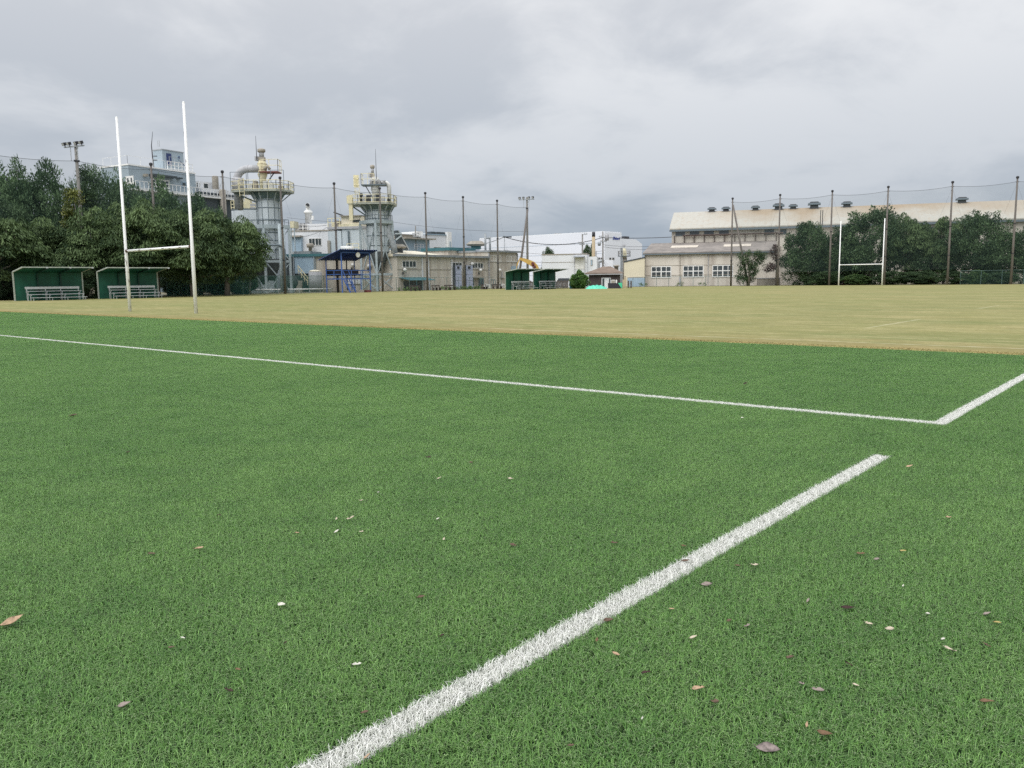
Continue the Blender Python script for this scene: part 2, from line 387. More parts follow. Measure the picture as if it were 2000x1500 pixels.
m_turf = leafmat('turf_blades', (.066, .174, .030), (.312, .535, .145), .32, .30, world=[(.35, (.74, .84, .74), .85, .38, .64), (2.5, (.70, .80, .72), .8, .42, .66), (.06, (.86, .9, .84), .8, .4, .6)], sheen=.7, spec=.4)
m_line = leafmat('line_blades', (.42, .46, .36), (.90, .89, .85), .25, .6)
U0, U1, V0 = -58, 15, -5
tiles('turf', m_turf, .36, 3300, .026, .0036, .0024, (.35, 1.8), (1.1, 1.7),
      [(U0, UB - HW, V0, VE), (UB + HW, U1, V0, VE), (U0, U1, VE, VA - HW), (U0, UB - HW, VA + HW, VB), (UB + HW, U1, VA - HW, VB)], 'green artificial turf with short curly fibres')
tiles('line_marking', m_line, .12, 560, .026, .004, .0027, (.35, 1.3), (3.5, 1.1),
      [(UB - HW, UB + HW, V0, VE), (U0, UB - HW, VA - HW, VA + HW), (UB - HW, UB + HW, VA - HW, VB)], 'white fibres of the lines woven into the green turf')
tiles('dry_grass', m_dry, .6, 1800, .014, .005, .006, (.8, 2.6), (1.5, 2),
      [(-62, 14, VB, VB + .6)], 'short straw coloured grass of the old pitch')

# ================================================================== materials of the place
m_white = mat('white_paint', (.82, .82, .80), .45, (.72, .71, .68), 3)
m_post = mat('goal_paint', (.84, .84, .83), .4, (.78, .77, .74), 2)
m_rust = mat('rust', (.05, .03, .022), .9, (.11, .05, .03), 9)
m_pole = mat('weathered_pole', (.17, .155, .14), .85, (.115, .10, .09), 1.2, (1, 1, .2), streak=((.08, .07, .06), 3, .6))
m_lpole = mat('concrete_pole', (.25, .24, .22), .85, (.18, .17, .155), 1.2, (1, 1, .2))
m_steel = mat('galvanised_steel', (.40, .42, .43), .5, (.30, .32, .33), 4, metal=.3)
m_dark = mat('dark_metal', (.03, .03, .035), .6)
m_cable = mat('cable', (.06, .06, .065), .7)
m_alu = mat('aluminium', (.62, .63, .64), .4, (.5, .52, .53), 5, metal=.35)
m_dgreen = mat('green_sheet', (.010, .105, .062), .6, (.008, .075, .048), 1.6, streak=((.02, .06, .045), 2, .5))
m_dgreen_d = mat('green_frame', (.008, .045, .032), .6)
m_rimmet = mat('roof_edge', (.42, .45, .40), .55, (.30, .33, .28), 3)
m_glass = mat('window_glass', (.035, .045, .05), .12, (.06, .07, .075), .6, spec=.6)
m_glass_b = mat('window_glass_blue', (.06, .08, .10), .15, (.03, .04, .05), .8, spec=.6)
m_blue = mat('shelter_blue', (.055, .125, .36), .5, (.04, .095, .28), 3)
m_navy = mat('shelter_roof', (.018, .045, .21), .5, (.014, .034, .15), 2)
m_cream = mat('railing_yellow', (.78, .71, .46), .55, (.66, .60, .40), 3)
m_grate = mat('deck_plate', (.42, .43, .36), .7, (.30, .32, .28), 3)
m_silo = mat('silo_cladding', (.60, .65, .68), .5, (.50, .55, .575), .5, (1, 1, .4), metal=.15, streak=((.28, .31, .33), 1.2, .5))
m_teal = mat('silo_funnel', (.16, .22, .22), .6, (.10, .14, .14), 1)
m_seam = mat('seam', (.12, .15, .17), .6)
m_frame = mat('frame_steel', (.42, .48, .50), .55, (.33, .38, .40), 2)
m_duct = mat('duct_grey', (.42, .42, .43), .6, (.33, .33, .34), 1.5)
m_pale = mat('pale_machine', (.60, .60, .57), .55, (.48, .48, .46), 2)
m_vessel = mat('vessel_cream', (.72, .67, .47), .55, (.58, .53, .36), 1.5, streak=((.30, .22, .12), 1.5, .5))
m_redox = mat('red_oxide', (.16, .05, .045), .7)
m_blackb = mat('dark_hopper', (.07, .075, .078), .7, (.045, .05, .05), 1)
m_beige = mat('beige_sheet', (.58, .54, .465), .75, (.49, .455, .39), .35, streak=((.25, .19, .14), .8, .8), rib=(37, .32, .03))
m_beige2 = mat('beige_render', (.64, .59, .52), .8, (.56, .515, .45), .3, streak=((.27, .22, .18), .6, .65), rib=(108, .5, .01))
m_beige3 = mat('beige_upper', (.56, .525, .46), .8, (.48, .445, .385), .3, streak=((.22, .17, .13), .5, .5))
m_tealroof = mat('teal_edge', (.035, .12, .145), .6, (.05, .16, .18), 1)
m_greyroof = mat('grey_edge', (.20, .22, .24), .65, (.30, .32, .33), .8)
m_creamroof = mat('cream_roof', (.80, .74, .60), .6, (.70, .63, .48), .5)
m_whitewall = mat('white_wall', (.70, .715, .735), .6, (.64, .655, .675), .2)
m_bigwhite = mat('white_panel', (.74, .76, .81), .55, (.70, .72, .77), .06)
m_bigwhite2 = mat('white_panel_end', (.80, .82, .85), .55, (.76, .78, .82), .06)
m_bluewall = mat('blue_panel', (.335, .40, .445), .6, (.30, .36, .40), .25, rib=(28, .45, .02))
m_bluewall2 = mat('pale_blue_wall', (.34, .45, .54), .6, (.28, .38, .47), .4)
m_navydoor = mat('navy_door', (.028, .045, .13), .5)
m_charcoal = mat('charcoal_wall', (.045, .055, .065), .7, (.06, .07, .08), .5)
m_brown = mat('brown_roof', (.21, .16, .125), .85, (.155, .115, .09), 1.5)
m_brownwall = mat('brown_wall', (.07, .055, .055), .8, (.05, .04, .04), 1)
m_mint = mat('mint_tarp', (.11, .60, .42), .5, (.08, .48, .33), 1.2, bump=.6)
m_skip = mat('black_crate', (.025, .022, .03), .6)
m_greenplate = mat('green_plate', (.05, .42, .22), .5)
m_creamshed = mat('cream_shed', (.66, .60, .45), .7, (.60, .545, .41), .4, rib=(118, .3, .02))
m_pipe = mat('old_pipe', (.10, .075, .065), .8, (.07, .05, .045), 2)
m_oldroof = mat('slate_sheet', (.27, .24, .215), .85, (.19, .17, .155), .45, streak=((.12, .11, .10), .7, .6), rib=(108, .9, .08))
m_skylight = mat('skylight_sheet', (.58, .52, .44), .6, (.50, .45, .38), 1)
m_yellow = mat('excavator_yellow', (.58, .38, .10), .5, (.47, .30, .08), 2)
m_fencewire = mat('green_mesh', (.03, .12, .10), .6, alpha=.34)
m_fencewire2 = mat('grey_mesh', (.16, .19, .18), .6, alpha=.14)
m_fencewire3 = mat('dull_mesh', (.03, .07, .06), .7, alpha=.20)
m_fencepost = mat('fence_post', (.10, .16, .15), .6)
m_plinth = mat('concrete', (.36, .33, .28), .9, (.28, .25, .21), 2)
m_wood = mat('grey_wood', (.10, .085, .075), .85, (.06, .05, .045), 3)
m_acblue = mat('cabinet_lilac', (.42, .46, .58), .55, (.36, .40, .52), 1)
m_tan = mat('chimney_tan', (.46, .37, .24), .8, (.36, .29, .19), 1, (1, 1, .3))

def roof_rust():
    m = bpy.data.materials.new('rusty_white_roof'); m.use_nodes = True; nt = m.node_tree; N = nt.nodes; L = nt.links; b = N['Principled BSDF']; b.inputs['Roughness'].default_value = .6
    tc = N.new('ShaderNodeTexCoord')
    def noise(sc, st, d):
        mp = N.new('ShaderNodeMapping'); mp.inputs['Scale'].default_value = st; L.new(tc.outputs['Object'], mp.inputs[0])
        n = N.new('ShaderNodeTexNoise'); n.inputs['Scale'].default_value = sc; n.inputs['Detail'].default_value = d; L.new(mp.outputs[0], n.inputs['Vector']); return n.outputs['Fac']
    def mr(v, a, b_, c=0., d=1.):
        r = N.new('ShaderNodeMapRange'); r.inputs['From Min'].default_value = a; r.inputs['From Max'].default_value = b_; r.inputs['To Min'].default_value = c; r.inputs['To Max'].default_value = d; L.new(v, r.inputs['Value']); return r.outputs[0]
    def mx(f, a, c):
        x = N.new('ShaderNodeMix'); x.data_type = 'RGBA'; L.new(f, x.inputs['Factor'])
        if isinstance(a, tuple): x.inputs['A'].default_value = (*a, 1)
        else: L.new(a, x.inputs['A'])
        x.inputs['B'].default_value = (*c, 1); return x.outputs['Result']
    se = N.new('ShaderNodeSeparateXYZ'); L.new(tc.outputs['Object'], se.inputs[0])
    # rust runs down from the ridge, white coating left at the eaves; the far end is greyer
    k = N.new('ShaderNodeMath'); k.operation = 'ADD'; L.new(mr(se.outputs['Z'], 11.3, 15.3), k.inputs[0]); L.new(mr(noise(.16, (1, 1, .25), 5), .25, .75, -.40, .40), k.inputs[1])
    ex = N.new('ShaderNodeMath'); ex.operation = 'MULTIPLY'; L.new(mr(k.outputs[0], .05, .6), ex.inputs[0]); L.new(mr(se.outputs['X'], 3, 14), ex.inputs[1])
    ey = N.new('ShaderNodeMath'); ey.operation = 'MULTIPLY'; L.new(ex.outputs[0], ey.inputs[0]); L.new(mr(se.outputs['X'], 62, 40, .35, 1.0), ey.inputs[1])
    c = mx(ey.outputs[0], (.40, .385, .335), (.315, .245, .165))
    c = mx(mr(noise(1.4, (1, 1, .06), 3), .5, .8, 0, .5), c, (.34, .25, .17))
    L.new(c, b.inputs['Base Color'])
    w = N.new('ShaderNodeMath'); w.operation = 'MULTIPLY'; w.inputs[1].default_value = 6.0
    dp = N.new('ShaderNodeVectorMath'); dp.operation = 'DOT_PRODUCT'; dp.inputs[1].default_value = (.951, -.309, 0); L.new(tc.outputs['Object'], dp.inputs[0]); L.new(dp.outputs['Value'], w.inputs[0])
    s = N.new('ShaderNodeMath'); s.operation = 'SINE'; L.new(w.outputs[0], s.inputs[0])
    bp = N.new('ShaderNodeBump'); bp.inputs['Strength'].default_value = .5; bp.inputs['Distance'].default_value = .06; L.new(s.outputs[0], bp.inputs['Height']); L.new(bp.outputs[0], b.inputs['Normal'])
    return m
m_rustroof = roof_rust()

# ================================================================== poles, cables and fences round the pitch
FL = Fac((-29.7, 105), 39.0); FR = Fac((37.8, 139.8), 128.2)
HP = 14.4
def net_pole(loc, label):
    t = thing('net_pole', loc, label, 'pole', 'tall net poles round the pitch')
    x, y = loc[0], loc[1]
    MB().tube([(x, y, -.1), (x, y, 7), (x, y, HP)], [.17, .14, .105], 10).build('shaft', m_pole, t, True)
    for k, z in enumerate((4.2, 8.3)): MB().lathe((x, y), [(.185, z), (.185, z + .12)], 10).build('band', m_dark, t)
    MB().lathe((x, y), [(.10, HP), (.19, HP + .05), (.20, HP + .25), (.08, HP + .34)], 10).build('pulley', m_dark, t)
    MB().bar((x - .25, y, HP - .45), (x + .25, y, HP - .45), .06).build('bracket', m_dark, t)
    return t
def along(f, x):
    p = f.P(f.s(x, 560), 0); return p
lp = [(-30, 'pole outside'), (301, 'weathered net pole rising out of the trees below the blue building'), (438, 'weathered net pole at the edge of the trees beside the white vessel'),
      (549, 'weathered net pole in front of the silo with the big grey elbow duct'), (653, 'weathered net pole standing behind the blue shelter'),
      (741, 'weathered net pole in front of the silo with the small bent pipe'), (829, 'weathered net pole by the teal awning of the beige workshop'),
      (902, 'weathered net pole between the lilac cabinets of the beige workshop'), (968, 'weathered net pole in front of the tallest part of the beige workshop')]
rp = [(1432, 'net pole with a leaning prop, beside the beige hall windows'), (1524, 'net pole beside the reddish tree'), (1625, 'net pole just beyond the far goal, on its inner side'),
      (1733, 'net pole directly behind the outer post of the far goal'), (1857, 'net pole in front of the wide dark trees, next but one from the far goal'), (1982, 'net pole at the very end of the row by the photo edge')]
proto = None; LTOP, RTOP = [], []
for f, lst, store in ((FL, lp, LTOP), (FR, rp, RTOP)):
    for x, lab in lst:
        p = along(f, x if x > 0 else x)
        if x > 0:
            # the column was read half way up
            p = f.P(f.s(x + (4 if f is FL else -3), 480), 0)
            if proto is None: proto = net_pole(p, lab)
            else: dup(proto, p, label=lab)
        store.append(Vector((p.x, p.y, HP - .4)))
def pole_lamp(loc, h, az, label):
    t = thing('floodlight_pole', loc, label, 'light pole', 'floodlight poles')
    x, y = loc[0], loc[1]; a = R(az); d = Vector((math.sin(a), math.cos(a), 0)); n = Vector((math.cos(a), -math.sin(a), 0)); B = Vector((x, y, 0))
    Z = lambda z: Vector((0, 0, z))
    MB().tube([B + Z(-.1), B + Z(8), B + Z(h)], [.22, .19, .15], 10).build('shaft', m_lpole, t, True)
    MB().bar(B - d * 1.45 + Z(h - .42) + n * .2, B + d * 1.45 + Z(h - .42) + n * .2, .12, .12).build('crossarm', m_steel, t)
    for k in (-.55, .45): MB().bar(B + d * k + Z(h - .5) + n * .2, B + d * k + Z(h - 1.9) + n * .2, .06).build('strut', m_steel, t)
    MB().bar(B + d * .5 + Z(h - .55) + n * .14, B + Z(h - 1.3) + n * .14, .05).build('brace', m_steel, t)
    MB().box(x - .22, y - .2, h - 2.0, x + .22, y + .2, h - 1.8).build('collar', m_dark, t)
    for k in (-1.25, -.55, .48, 1.2):
        p = B + d * k + Z(h - .1) + n * .3
        L_ = MB(); L_.bar(p - Z(.26) - n * .05, p + Z(.02) - n * .05, .07)
        L_.bar(p + n * -.1 + Z(.05), p + n * .22 + Z(-.08), .34, .30); o = L_.build('floodlight', m_dark, t)
        MB().bar(p + n * .222 + Z(-.08), p + n * .245 + Z(-.09), .28, .24).build('lamp_glass', m_alu, o)
    return t
p = at(158, 420, 90.0); p.z = 0; pole_lamp(p, 16.5, 112, 'concrete floodlight pole with four lamps rising from the trees'); LP0 = Vector((p.x, p.y, 14.6))
p = FL.P(FL.s(1030, 470), 0); t = pole_lamp(p, 15.7, 112, 'concrete floodlight pole with four lamps and a leaning prop behind the dugouts'); LP1 = Vector((p.x, p.y, 14.0))
q = FL.P(FL.s(1008, 530), 0, .25); MB().tube([(q.x, q.y, -.1), (LP1.x + .1, LP1.y - .3, 13.6)], [.22, .15], 10).build('prop', m_pole, t, True)
# prop of the end pole on the far side
tR = [o for o in C.objects if o.get('label', '').startswith('net pole with a leaning')][0]
q = FR.P(FR.s(1463, 556), 0, .3); e = RTOP[0]
o = MB().tube([(q.x - e.x, q.y - e.y, -.1), (.02, -.25, HP - .9)], [.20, .13], 10).build('prop', m_pole, None, True); o.parent = tR

def sag(a, b, drop, n=9):
    return [a.lerp(b, i / n) + Vector((0, 0, -4 * drop * (i / n) * (1 - i / n))) for i in range(n + 1)]
def net(name, tops, label, drop, netting=True):
    t = thing(name, (tops[0].x, tops[0].y, 0), label, 'net cable')
    for a, b in zip(tops[:-1], tops[1:]):
        MB().tube(sag(a, b, drop), .021, 5).build('top_cable', m_cable, t)
        mid = a.lerp(b, .5)
        for (u_, w_) in ((a, .30), (b, .70)):       # the thin lifting cords that fan down from each pole top
            e_ = a.lerp(b, w_) - Vector((0, 0, 7.5)); MB().tube([u_ + Vector((0, 0, -.2)), e_], .007, 4).build('lifting_cord', m_cable, t)
    if netting:
        mb = MB()
        for a, b in zip(tops[:-1], tops[1:]):
            P_ = sag(a, b, drop, 6); n_ = Vector((.10, -.05, 0))
            for p, q in zip(P_[:-1], P_[1:]): mb.add([Vector((p.x, p.y, 2.2)) + n_, Vector((q.x, q.y, 2.2)) + n_, q + n_, p + n_], [(0, 1, 2, 3)])
        mb.build('netting', m_net, t)
    return t
m_net = mat('ball_net', (.06, .10, .09), .8, alpha=.12)
net('net_cable', [LTOP[0], LP0] + LTOP[1:] + [LP1], 'long sagging net cable strung from pole to pole past the trees and silos', .24)
ext = RTOP[-1] + (RTOP[-1] - RTOP[-2]); net('net_cable', RTOP + [ext], 'sagging net cable strung along the poles in front of the beige hall', .28)

def fence(f, s0, s1, h, off, step, wire, label, sag_=0.0, post=m_fencepost, z0=0.0):
    t = thing('chain_link_fence', f.P(s0, 0, off), label, 'fence')
    n = max(1, round((s1 - s0) / step))
    for i in range(n + 1):
        s = s0 + (s1 - s0) * i / n; MB().tube([f.P(s, z0 - .05, off), f.P(s, z0 + h, off)], .035, 6).build('post', post, t)
    MB().tube([f.P(s0, z0 + h, off), f.P(s1, z0 + h, off)], .028, 6).build('rail', post, t)
    MB().add([f.P(s0, z0 + .03, off + .03), f.P(s1, z0 + .03, off + .03), f.P(s1, z0 + h - .03, off + .03), f.P(s0, z0 + h - .03, off + .03)], [(0, 1, 2, 3)]).build('wire_mesh', wire, t)
    return t
fence(FL, FL.s(330, 565), FL.s(745, 565), 2.3, -.5, 2.4, m_fencewire, 'green chain link fence running below the trees and silos')
fence(FL, FL.s(752, 565), FL.s(984, 565), 2.0, -.5, 2.6, m_fencewire2, 'thin grey chain link fence before the beige workshop')
FW = Fac((37.8, 139.8), 109)
fence(Fac.px(1236, 147, 109), 0, Fac.px(1236, 147, 109).s(1452, 552), 1.7, 0, 2.05, m_fencewire2, 'low chain link fence under the windows of the beige hall')
fence(FR, FR.s(1872, 556), FR.s(2040, 556), 2.0, -1.2, 2.9, m_fencewire3, 'green chain link fence in front of the wide dark trees')

# ================================================================== rugby goals
def goal(pl, pr, hl, hr, bar_z, rad, label, worn):
    t = thing('rugby_goal', (pl.x, pl.y, 0), label, 'goal', 'H shaped rugby goals')
    for p, h in ((pl, hl), (pr, hr)):
        o = MB().tube([(p.x, p.y, -.1), (p.x, p.y, bar_z), (p.x, p.y, bar_z + .06), (p.x, p.y, h)], [rad * 1.18, rad * 1.12, rad, rad * .8], 14).build('upright', m_post, t, True)
        MB().lathe((p.x, p.y), [(rad * .8, h + .001), (rad * .8, h + .03), (rad * .3, h + .06)], 12).build('cap', m_white, o)
        if worn:
            rr = random.Random(int(p.x * 10))
            for i in range(16 if p is pl else 7):    # flaked patches of rust, hugging the tube
                z = rr.uniform(.15, 3.0) if p is pl else rr.choice([rr.uniform(.1, .4), rr.uniform(5, 9.6)]); a = rr.uniform(3.4, 6.2); w = rr.uniform(.15, .45); hh = rr.uniform(.03, .16)
                v = []; rq = rad * (1.18 if z < bar_z else 1.0) + .003
                for j in range(7):
                    b = a + w * (j / 6 - .5); q_ = math.sin(j / 6 * math.pi) * hh * rr.uniform(.6, 1)
                    v += [(p.x + rq * math.cos(b), p.y + rq * math.sin(b), z - q_), (p.x + rq * math.cos(b), p.y + rq * math.sin(b), z + q_)]
                MB().add(v, [(2 * j, 2 * j + 2, 2 * j + 3, 2 * j + 1) for j in range(6)]).build('rust_patch', m_rust, o)
    d = (pr - pl).normalized()
    o = MB().tube([pl + d * rad + Vector((0, 0, bar_z)), pr - d * rad + Vector((0, 0, bar_z))], rad * .85, 12).build('crossbar', m_post, t, True)
    for p, s in ((pl, 1), (pr, -1)):
        MB().tube([p + d * s * rad * .9 + Vector((0, 0, bar_z)), p + d * s * (rad * .9 + .12) + Vector((0, 0, bar_z))], rad * 1.15, 12).build('joint', m_rust if worn else m_post, o)
    if worn:
        rr = random.Random(5)
        for i in range(15):
            s = min(.97, rr.betavariate(1, 1.6) * .95 + .02) * (pr - pl).length; c = pl + d * s + Vector((0, 0, bar_z)); a = rr.uniform(-2.2, .2); w = rr.uniform(.3, .9); hh = rr.uniform(.04, .16); rq = rad * .85 + .003
            n = Vector((-d.y, d.x, 0)); v = []
            if n.dot(c) > 0: n = -n
            for j in range(6):
                b = a + w * (j / 5 - .5); q_ = math.sin((j + .4) / 6 * math.pi) * hh
                e_ = n * math.cos(b) * rq + Vector((0, 0, math.sin(b) * rq)); v += [c + e_ - d * q_, c + e_ + d * q_]
            MB().add(v, [(2 * j, 2 * j + 2, 2 * j + 3, 2 * j + 1) for j in range(5)]).build('rust_patch', m_rust, o)
    return t
GF = Fac((-14.59, 38.3), 130.3)
pr = GF.P(GF.s(383, 612), 0); pl = GF.P(GF.s(254, 607), 0)
hl = GF.z(227, 230); hr = GF.z(356.5, 201); bz = GF.z(250, 490)
goal(pl, pr, hl, hr, bz, .071, 'white H shaped goal with rust patches, standing at the turf edge', True)
g2 = gz(1680, 557.6); GG = Fac((g2.x, g2.y), 128.2)
pl = GG.P(GG.s(1637.8, 557), 0); pr = GG.P(GG.s(1722.5, 557), 0)
goal(pl, pr, GG.z(1643, 432), GG.z(1727.5, 427), GG.z(1640, 517.5), .085, 'clean white H shaped goal before the dark trees', False)

# ================================================================== dugouts and bleacher benches (local x runs to the pitch, y along the wall)
def dugout(loc, rz, label, L_=6.2):
    t = thing('dugout', loc, label, 'shelter', 'green dugouts beside the pitch', rz)
    Hb, Hf, D = 2.62, 3.05, 2.5
    def b(mb, name, m, **k):
        o = mb.build(name, m, None, **k); o.parent = t; return o
    b(MB().box(-.05, .06, 0, 0, L_ - .06, Hb), 'back_wall', m_dgreen)
    for i, y in enumerate((0.0, L_)):
        b(MB().bar((.02, y, 0), (.02, y, Hb + .05), .09, .12), 'post', m_rimmet)
        b(MB().bar((.0, y, Hb + .09), (D, y, Hf + .05), .10, .12), 'roof_rail', m_rimmet)
    for y in (L_ / 3, 2 * L_ / 3):
        b(MB().bar((.08, y, 0), (.08, y, Hb), .2, .14), 'rib', m_dgreen_d)
        b(MB().bar((.10, y, Hb - .02), (D, y, Hf - .09), .12, .14), 'rafter', m_dgreen_d)
    # the roof sheet bends down to the wall
    pr_ = [(-.12, Hb - .02), (.12, Hb + .09), (D, Hf + .03), (D, Hf + .07), (.10, Hb + .14), (-.16, Hb + .03)]
    b(MB().prism([(x, .06, z) for x, z in pr_], [(x, L_ - .06, z) for x, z in pr_]), 'roof', m_dgreen)
    e = b(MB().bar((D + .05, -.02, Hf + .05), (D + .05, L_ + .02, Hf + .05), .09, .10), 'fascia', m_rimmet)
    for y in (L_ / 3, 2 * L_ / 3, L_): 
        o = b(MB().box(D + .10, y - .09, Hf - .04, D + .14, y + .09, Hf + .08), 'bracket', m_alu)
    return t
def bleacher(loc, rz, label, L_=4.9):
    t = thing('bleacher', loc, label, 'bench', 'aluminium tiered benches in the dugouts', rz)
    def b(mb, name, m=m_alu):
        o = mb.build(name, m, None); o.parent = t; return o
    b(MB().box(0, 0, 1.08, .04, L_, 1.30), 'backrest')
    for k, (x, z) in enumerate(((.18, .86), (.80, .56), (1.45, .26))):
        b(MB().box(x, 0.0, z, x + .30, L_, z + .045), 'seat')
        if k < 2: b(MB().box(x + .34, 0.0, z - .30, x + .58, L_, z - .262), 'footboard')
        for y in (.12, L_ * .36, L_ * .64, L_ - .12):
            b(MB().bar((x + .15, y, 0), (x + .15, y, z), .05), 'leg')
    for y in (.12, L_ * .36, L_ * .64, L_ - .12):
        b(MB().bar((.06, y, .86), (.06, y, 1.1), .06), 'upright'); b(MB().bar((.0, y, .80), (.5, y, .80), .05), 'crosspiece'); b(MB().bar((.62, y, .50), (1.2, y, .50), .05), 'crosspiece')
        b(MB().bar((.07, y, 0), (.07, y, .8), .05), 'leg')
    return t
dz_ = -AZ        # local x -> UD, local y -> VD
def at_ground(x, Y): p = at(x, 560, Y); return Vector((p.x, p.y, 0))
d0 = dugout(at_ground(27, 77.6), dz_, 'green dugout with a tiered bench, nearest the photo edge')
f0 = Fac(d0.location[:2], 40.3)
s1 = f0.s(193, 583); d1 = dup(d0, f0.P(s1, 0), label='green dugout behind the rusty white goal')
b0 = bleacher(f0.P(f0.s(46, 586), 0, 0) + UD * .55, dz_, 'aluminium tiered bench inside the dugout nearest the photo edge')
dup(b0, f0.P(f0.s(207, 583), 0) + UD * .55, label='aluminium tiered bench inside the dugout behind the rusty goal')

# ================================================================== windows and small fittings on facades
def window(par, f, x0, y0, x1, y1, nx=4, ny=1, fm=None, gm=None, fw=.07, off=0.0, name='window'):
    fm = fm or m_white; gm = gm or m_glass
    s0, z1 = f.sz(x0, y0); s1, z0 = f.sz(x1, y1)
    mb = MB()
    f.box(mb, s0, s0 + fw, z0, z1, off, off + .07); f.box(mb, s1 - fw, s1, z0, z1, off, off + .07)
    f.box(mb, s0 + fw, s1 - fw, z1 - fw, z1, off, off + .068); f.box(mb, s0 - .04, s1 + .04, z0 - fw, z0, off, off + .12)
    for i in range(1, nx):
        s = s0 + (s1 - s0) * i / nx; w = fw * (.75 if (i * 2 == nx) else .4); f.box(mb, s - w, s + w, z0, z1 - fw, off, off + .06)
    for j in range(1, ny):
        z = z0 + (z1 - z0) * j / ny; f.box(mb, s0 + fw, s1 - fw, z - fw * .6, z + fw * .6, off, off + .065)
    o = mb.build(name, fm, par)
    f.box(MB_ := MB(), s0 + .02, s1 - .02, z0 + .005, z1 - .02, off + .01, off + .03); MB_.build('pane', gm, o)
    return o
def part(par, f, name, m, x0, y0, x1, y1, o0, o1):
    mb = MB(); f.pbox(mb, x0, y0, x1, y1, o0, o1); return mb.build(name, m, par)
def sbox(par, f, name, m, s0, s1, z0, z1, o0, o1):
    mb = MB(); f.box(mb, s0, s1, z0, z1, o0, o1); return mb.build(name, m, par)
def lampblob(par, f, x, y, r=.32):
    s, z = f.sz(x, y); mb = MB(); p = f.P(s, z, .3)
    mb.lathe((p.x, p.y), [(r * .35, z - r), (r * .9, z - r * .4), (r, z + r * .1), (r * .5, z + r * .7)], 10); o = mb.build('vent_hood', m_white, par, True)
    q = f.P(s - .25, z - .4, .15); MB().bar(q, q + Vector((0, 0, -.35)), .22).build('vent_pipe', m_dark, o)
def railing(par, pts, h, m, step=1.0, r=.03, name='railing', rails=(1.0, .5), parent_label=None):
    mb = MB()
    for a, b in zip(pts[:-1], pts[1:]):
        a = Vector(a); b = Vector(b); n = max(1, round((b - a).length / step))
        for i in range(n + 1):
            p = a.lerp(b, i / n); mb.bar(p, p + Vector((0, 0, h)), r * 2)
        for k in rails: mb.bar(a + Vector((0, 0, h * k)), b + Vector((0, 0, h * k)), r * 2.2)
    return mb.build(name, m, par)

# ================================================================== blue office block behind the trees
f = Fac.px(266, 150, 28); fl = Fac((f.O.x, f.O.y), 118)
t = thing('office_block', f.O, 'pale blue metal clad block with a stair tower on its roof, behind the trees', 'building')
sR = f.s(382, 360); zt = f.z(266, 324.5); sL = fl.s(198, 345)
dep = abs(sL)
sbox(t, f, 'wall', m_bluewall, 0, sR, 0, zt, -dep, 0)
sbox(t, f, 'parapet', m_white, -.1, sR + .1, zt, zt + .25, -dep - .1, .1)
window(t, fl, 245.5, 344.5, 261.5, 355.5, 2, 1, m_white, m_glass, .35)
sbox(t, f, 'vent_box', m_plinth, f.s(279, 343), f.s(284, 343), f.z(281, 345), f.z(281, 340), 0, .8)
sbox(t, f, 'awning', m_charcoal, f.s(291, 345), f.s(337, 345), f.z(312, 346), f.z(312, 342.5), 0, 1.3)
window(t, f, 294, 347.5, 331.5, 366, 4, 1, m_white, m_glass_b, .3)
window(t, f, 354, 354.5, 364, 365, 1, 1, m_bluewall2, m_glass, .15)
sbox(t, f, 'awning', m_charcoal, f.s(343.5, 350), f.s(350.5, 350), f.z(347, 350), f.z(347, 347.5), 0, 1.0)
za = f.z(300, 366)
sbox(t, f, 'balcony_slab', m_white, 0, sR + 13, za - 1.0, za - .7, 0, 1.6)
railing(t, [f.P(.1, za - .7, 1.5), f.P(sR + 12.8, za - .7, 1.5)], 1.35, m_white, .9, .04, 'balcony_railing', (1.0, .12))
railing(t, [f.P(8.6, zt + .25, -.2), f.P(sR - .3, zt + .25, -.2)], 1.5, m_white, .8, .045, 'roof_railing', (1.0, .55, .15))
railing(t, [fl.P(sL + .3, zt + .25, -.3), f.P(.2, zt + .25, -.4), f.P(8.2, zt + .25, -.3)], 1.5, m_white, 2.6, .02, 'roof_railing', (1.0,))
# stair tower
g = f.back(2.6); gs0 = g.s(317, 300); gs1 = g.s(358, 300); zp = g.z(317, 292.5)
pl_ = Fac(g.P(gs0, 0)[:2], 118); dp2 = abs(pl_.s(299, 300))
o = sbox(t, g, 'stair_tower', m_bluewall, gs0, gs1, zt, zp, -dp2, 0)
sbox(o, g, 'coping', m_steel, gs0 - .08, gs1 + .08, zp, zp + .18, -dp2 - .08, .08)
sbox(t, g, 'door', m_navydoor, g.s(325, 310), g.s(334.5, 310), g.z(330, 323), g.z(330, 300), 0, .08)
window(t, g, 346.5, 304, 352, 311, 1, 1, m_bluewall2, m_navydoor, .1)
railing(t, [g.P(g.s(322, 310), g.z(322, 322.5), 1.2), g.P(g.s(343, 310), g.z(322, 322.5), 1.2)], 1.5, m_steel, 1.6, .03, 'landing_railing', (1.0,))
MB().bar(g.P(g.s(343, 312), g.z(322, 313), 1.2), g.P(g.s(353, 325), g.z(353, 325), 1.2), .09).build('stair_rail', m_navydoor, t)
p = fl.P(fl.s(299, 320) if fl.s(299, 320) < 0 else -1.0, 0, 0); p = g.P(gs0 - 2.6, 0, -dp2 * .55)
p = at(300, 325, 157); q = at(296, 257, 157)
MB().tube([(p.x, p.y, zt), (p.x - .15, p.y, (zt + q.z) / 2 + 1), (q.x + .2, p.y, q.z)], [.14, .08, .03], 6).build('antenna_mast', m_dark, t)
for y in (305, 313):
    a = at(299.5, y, 157); MB().bar(a, a + Vector((.7, 0, 0)), .14).build('mast_bracket', m_dark, t)
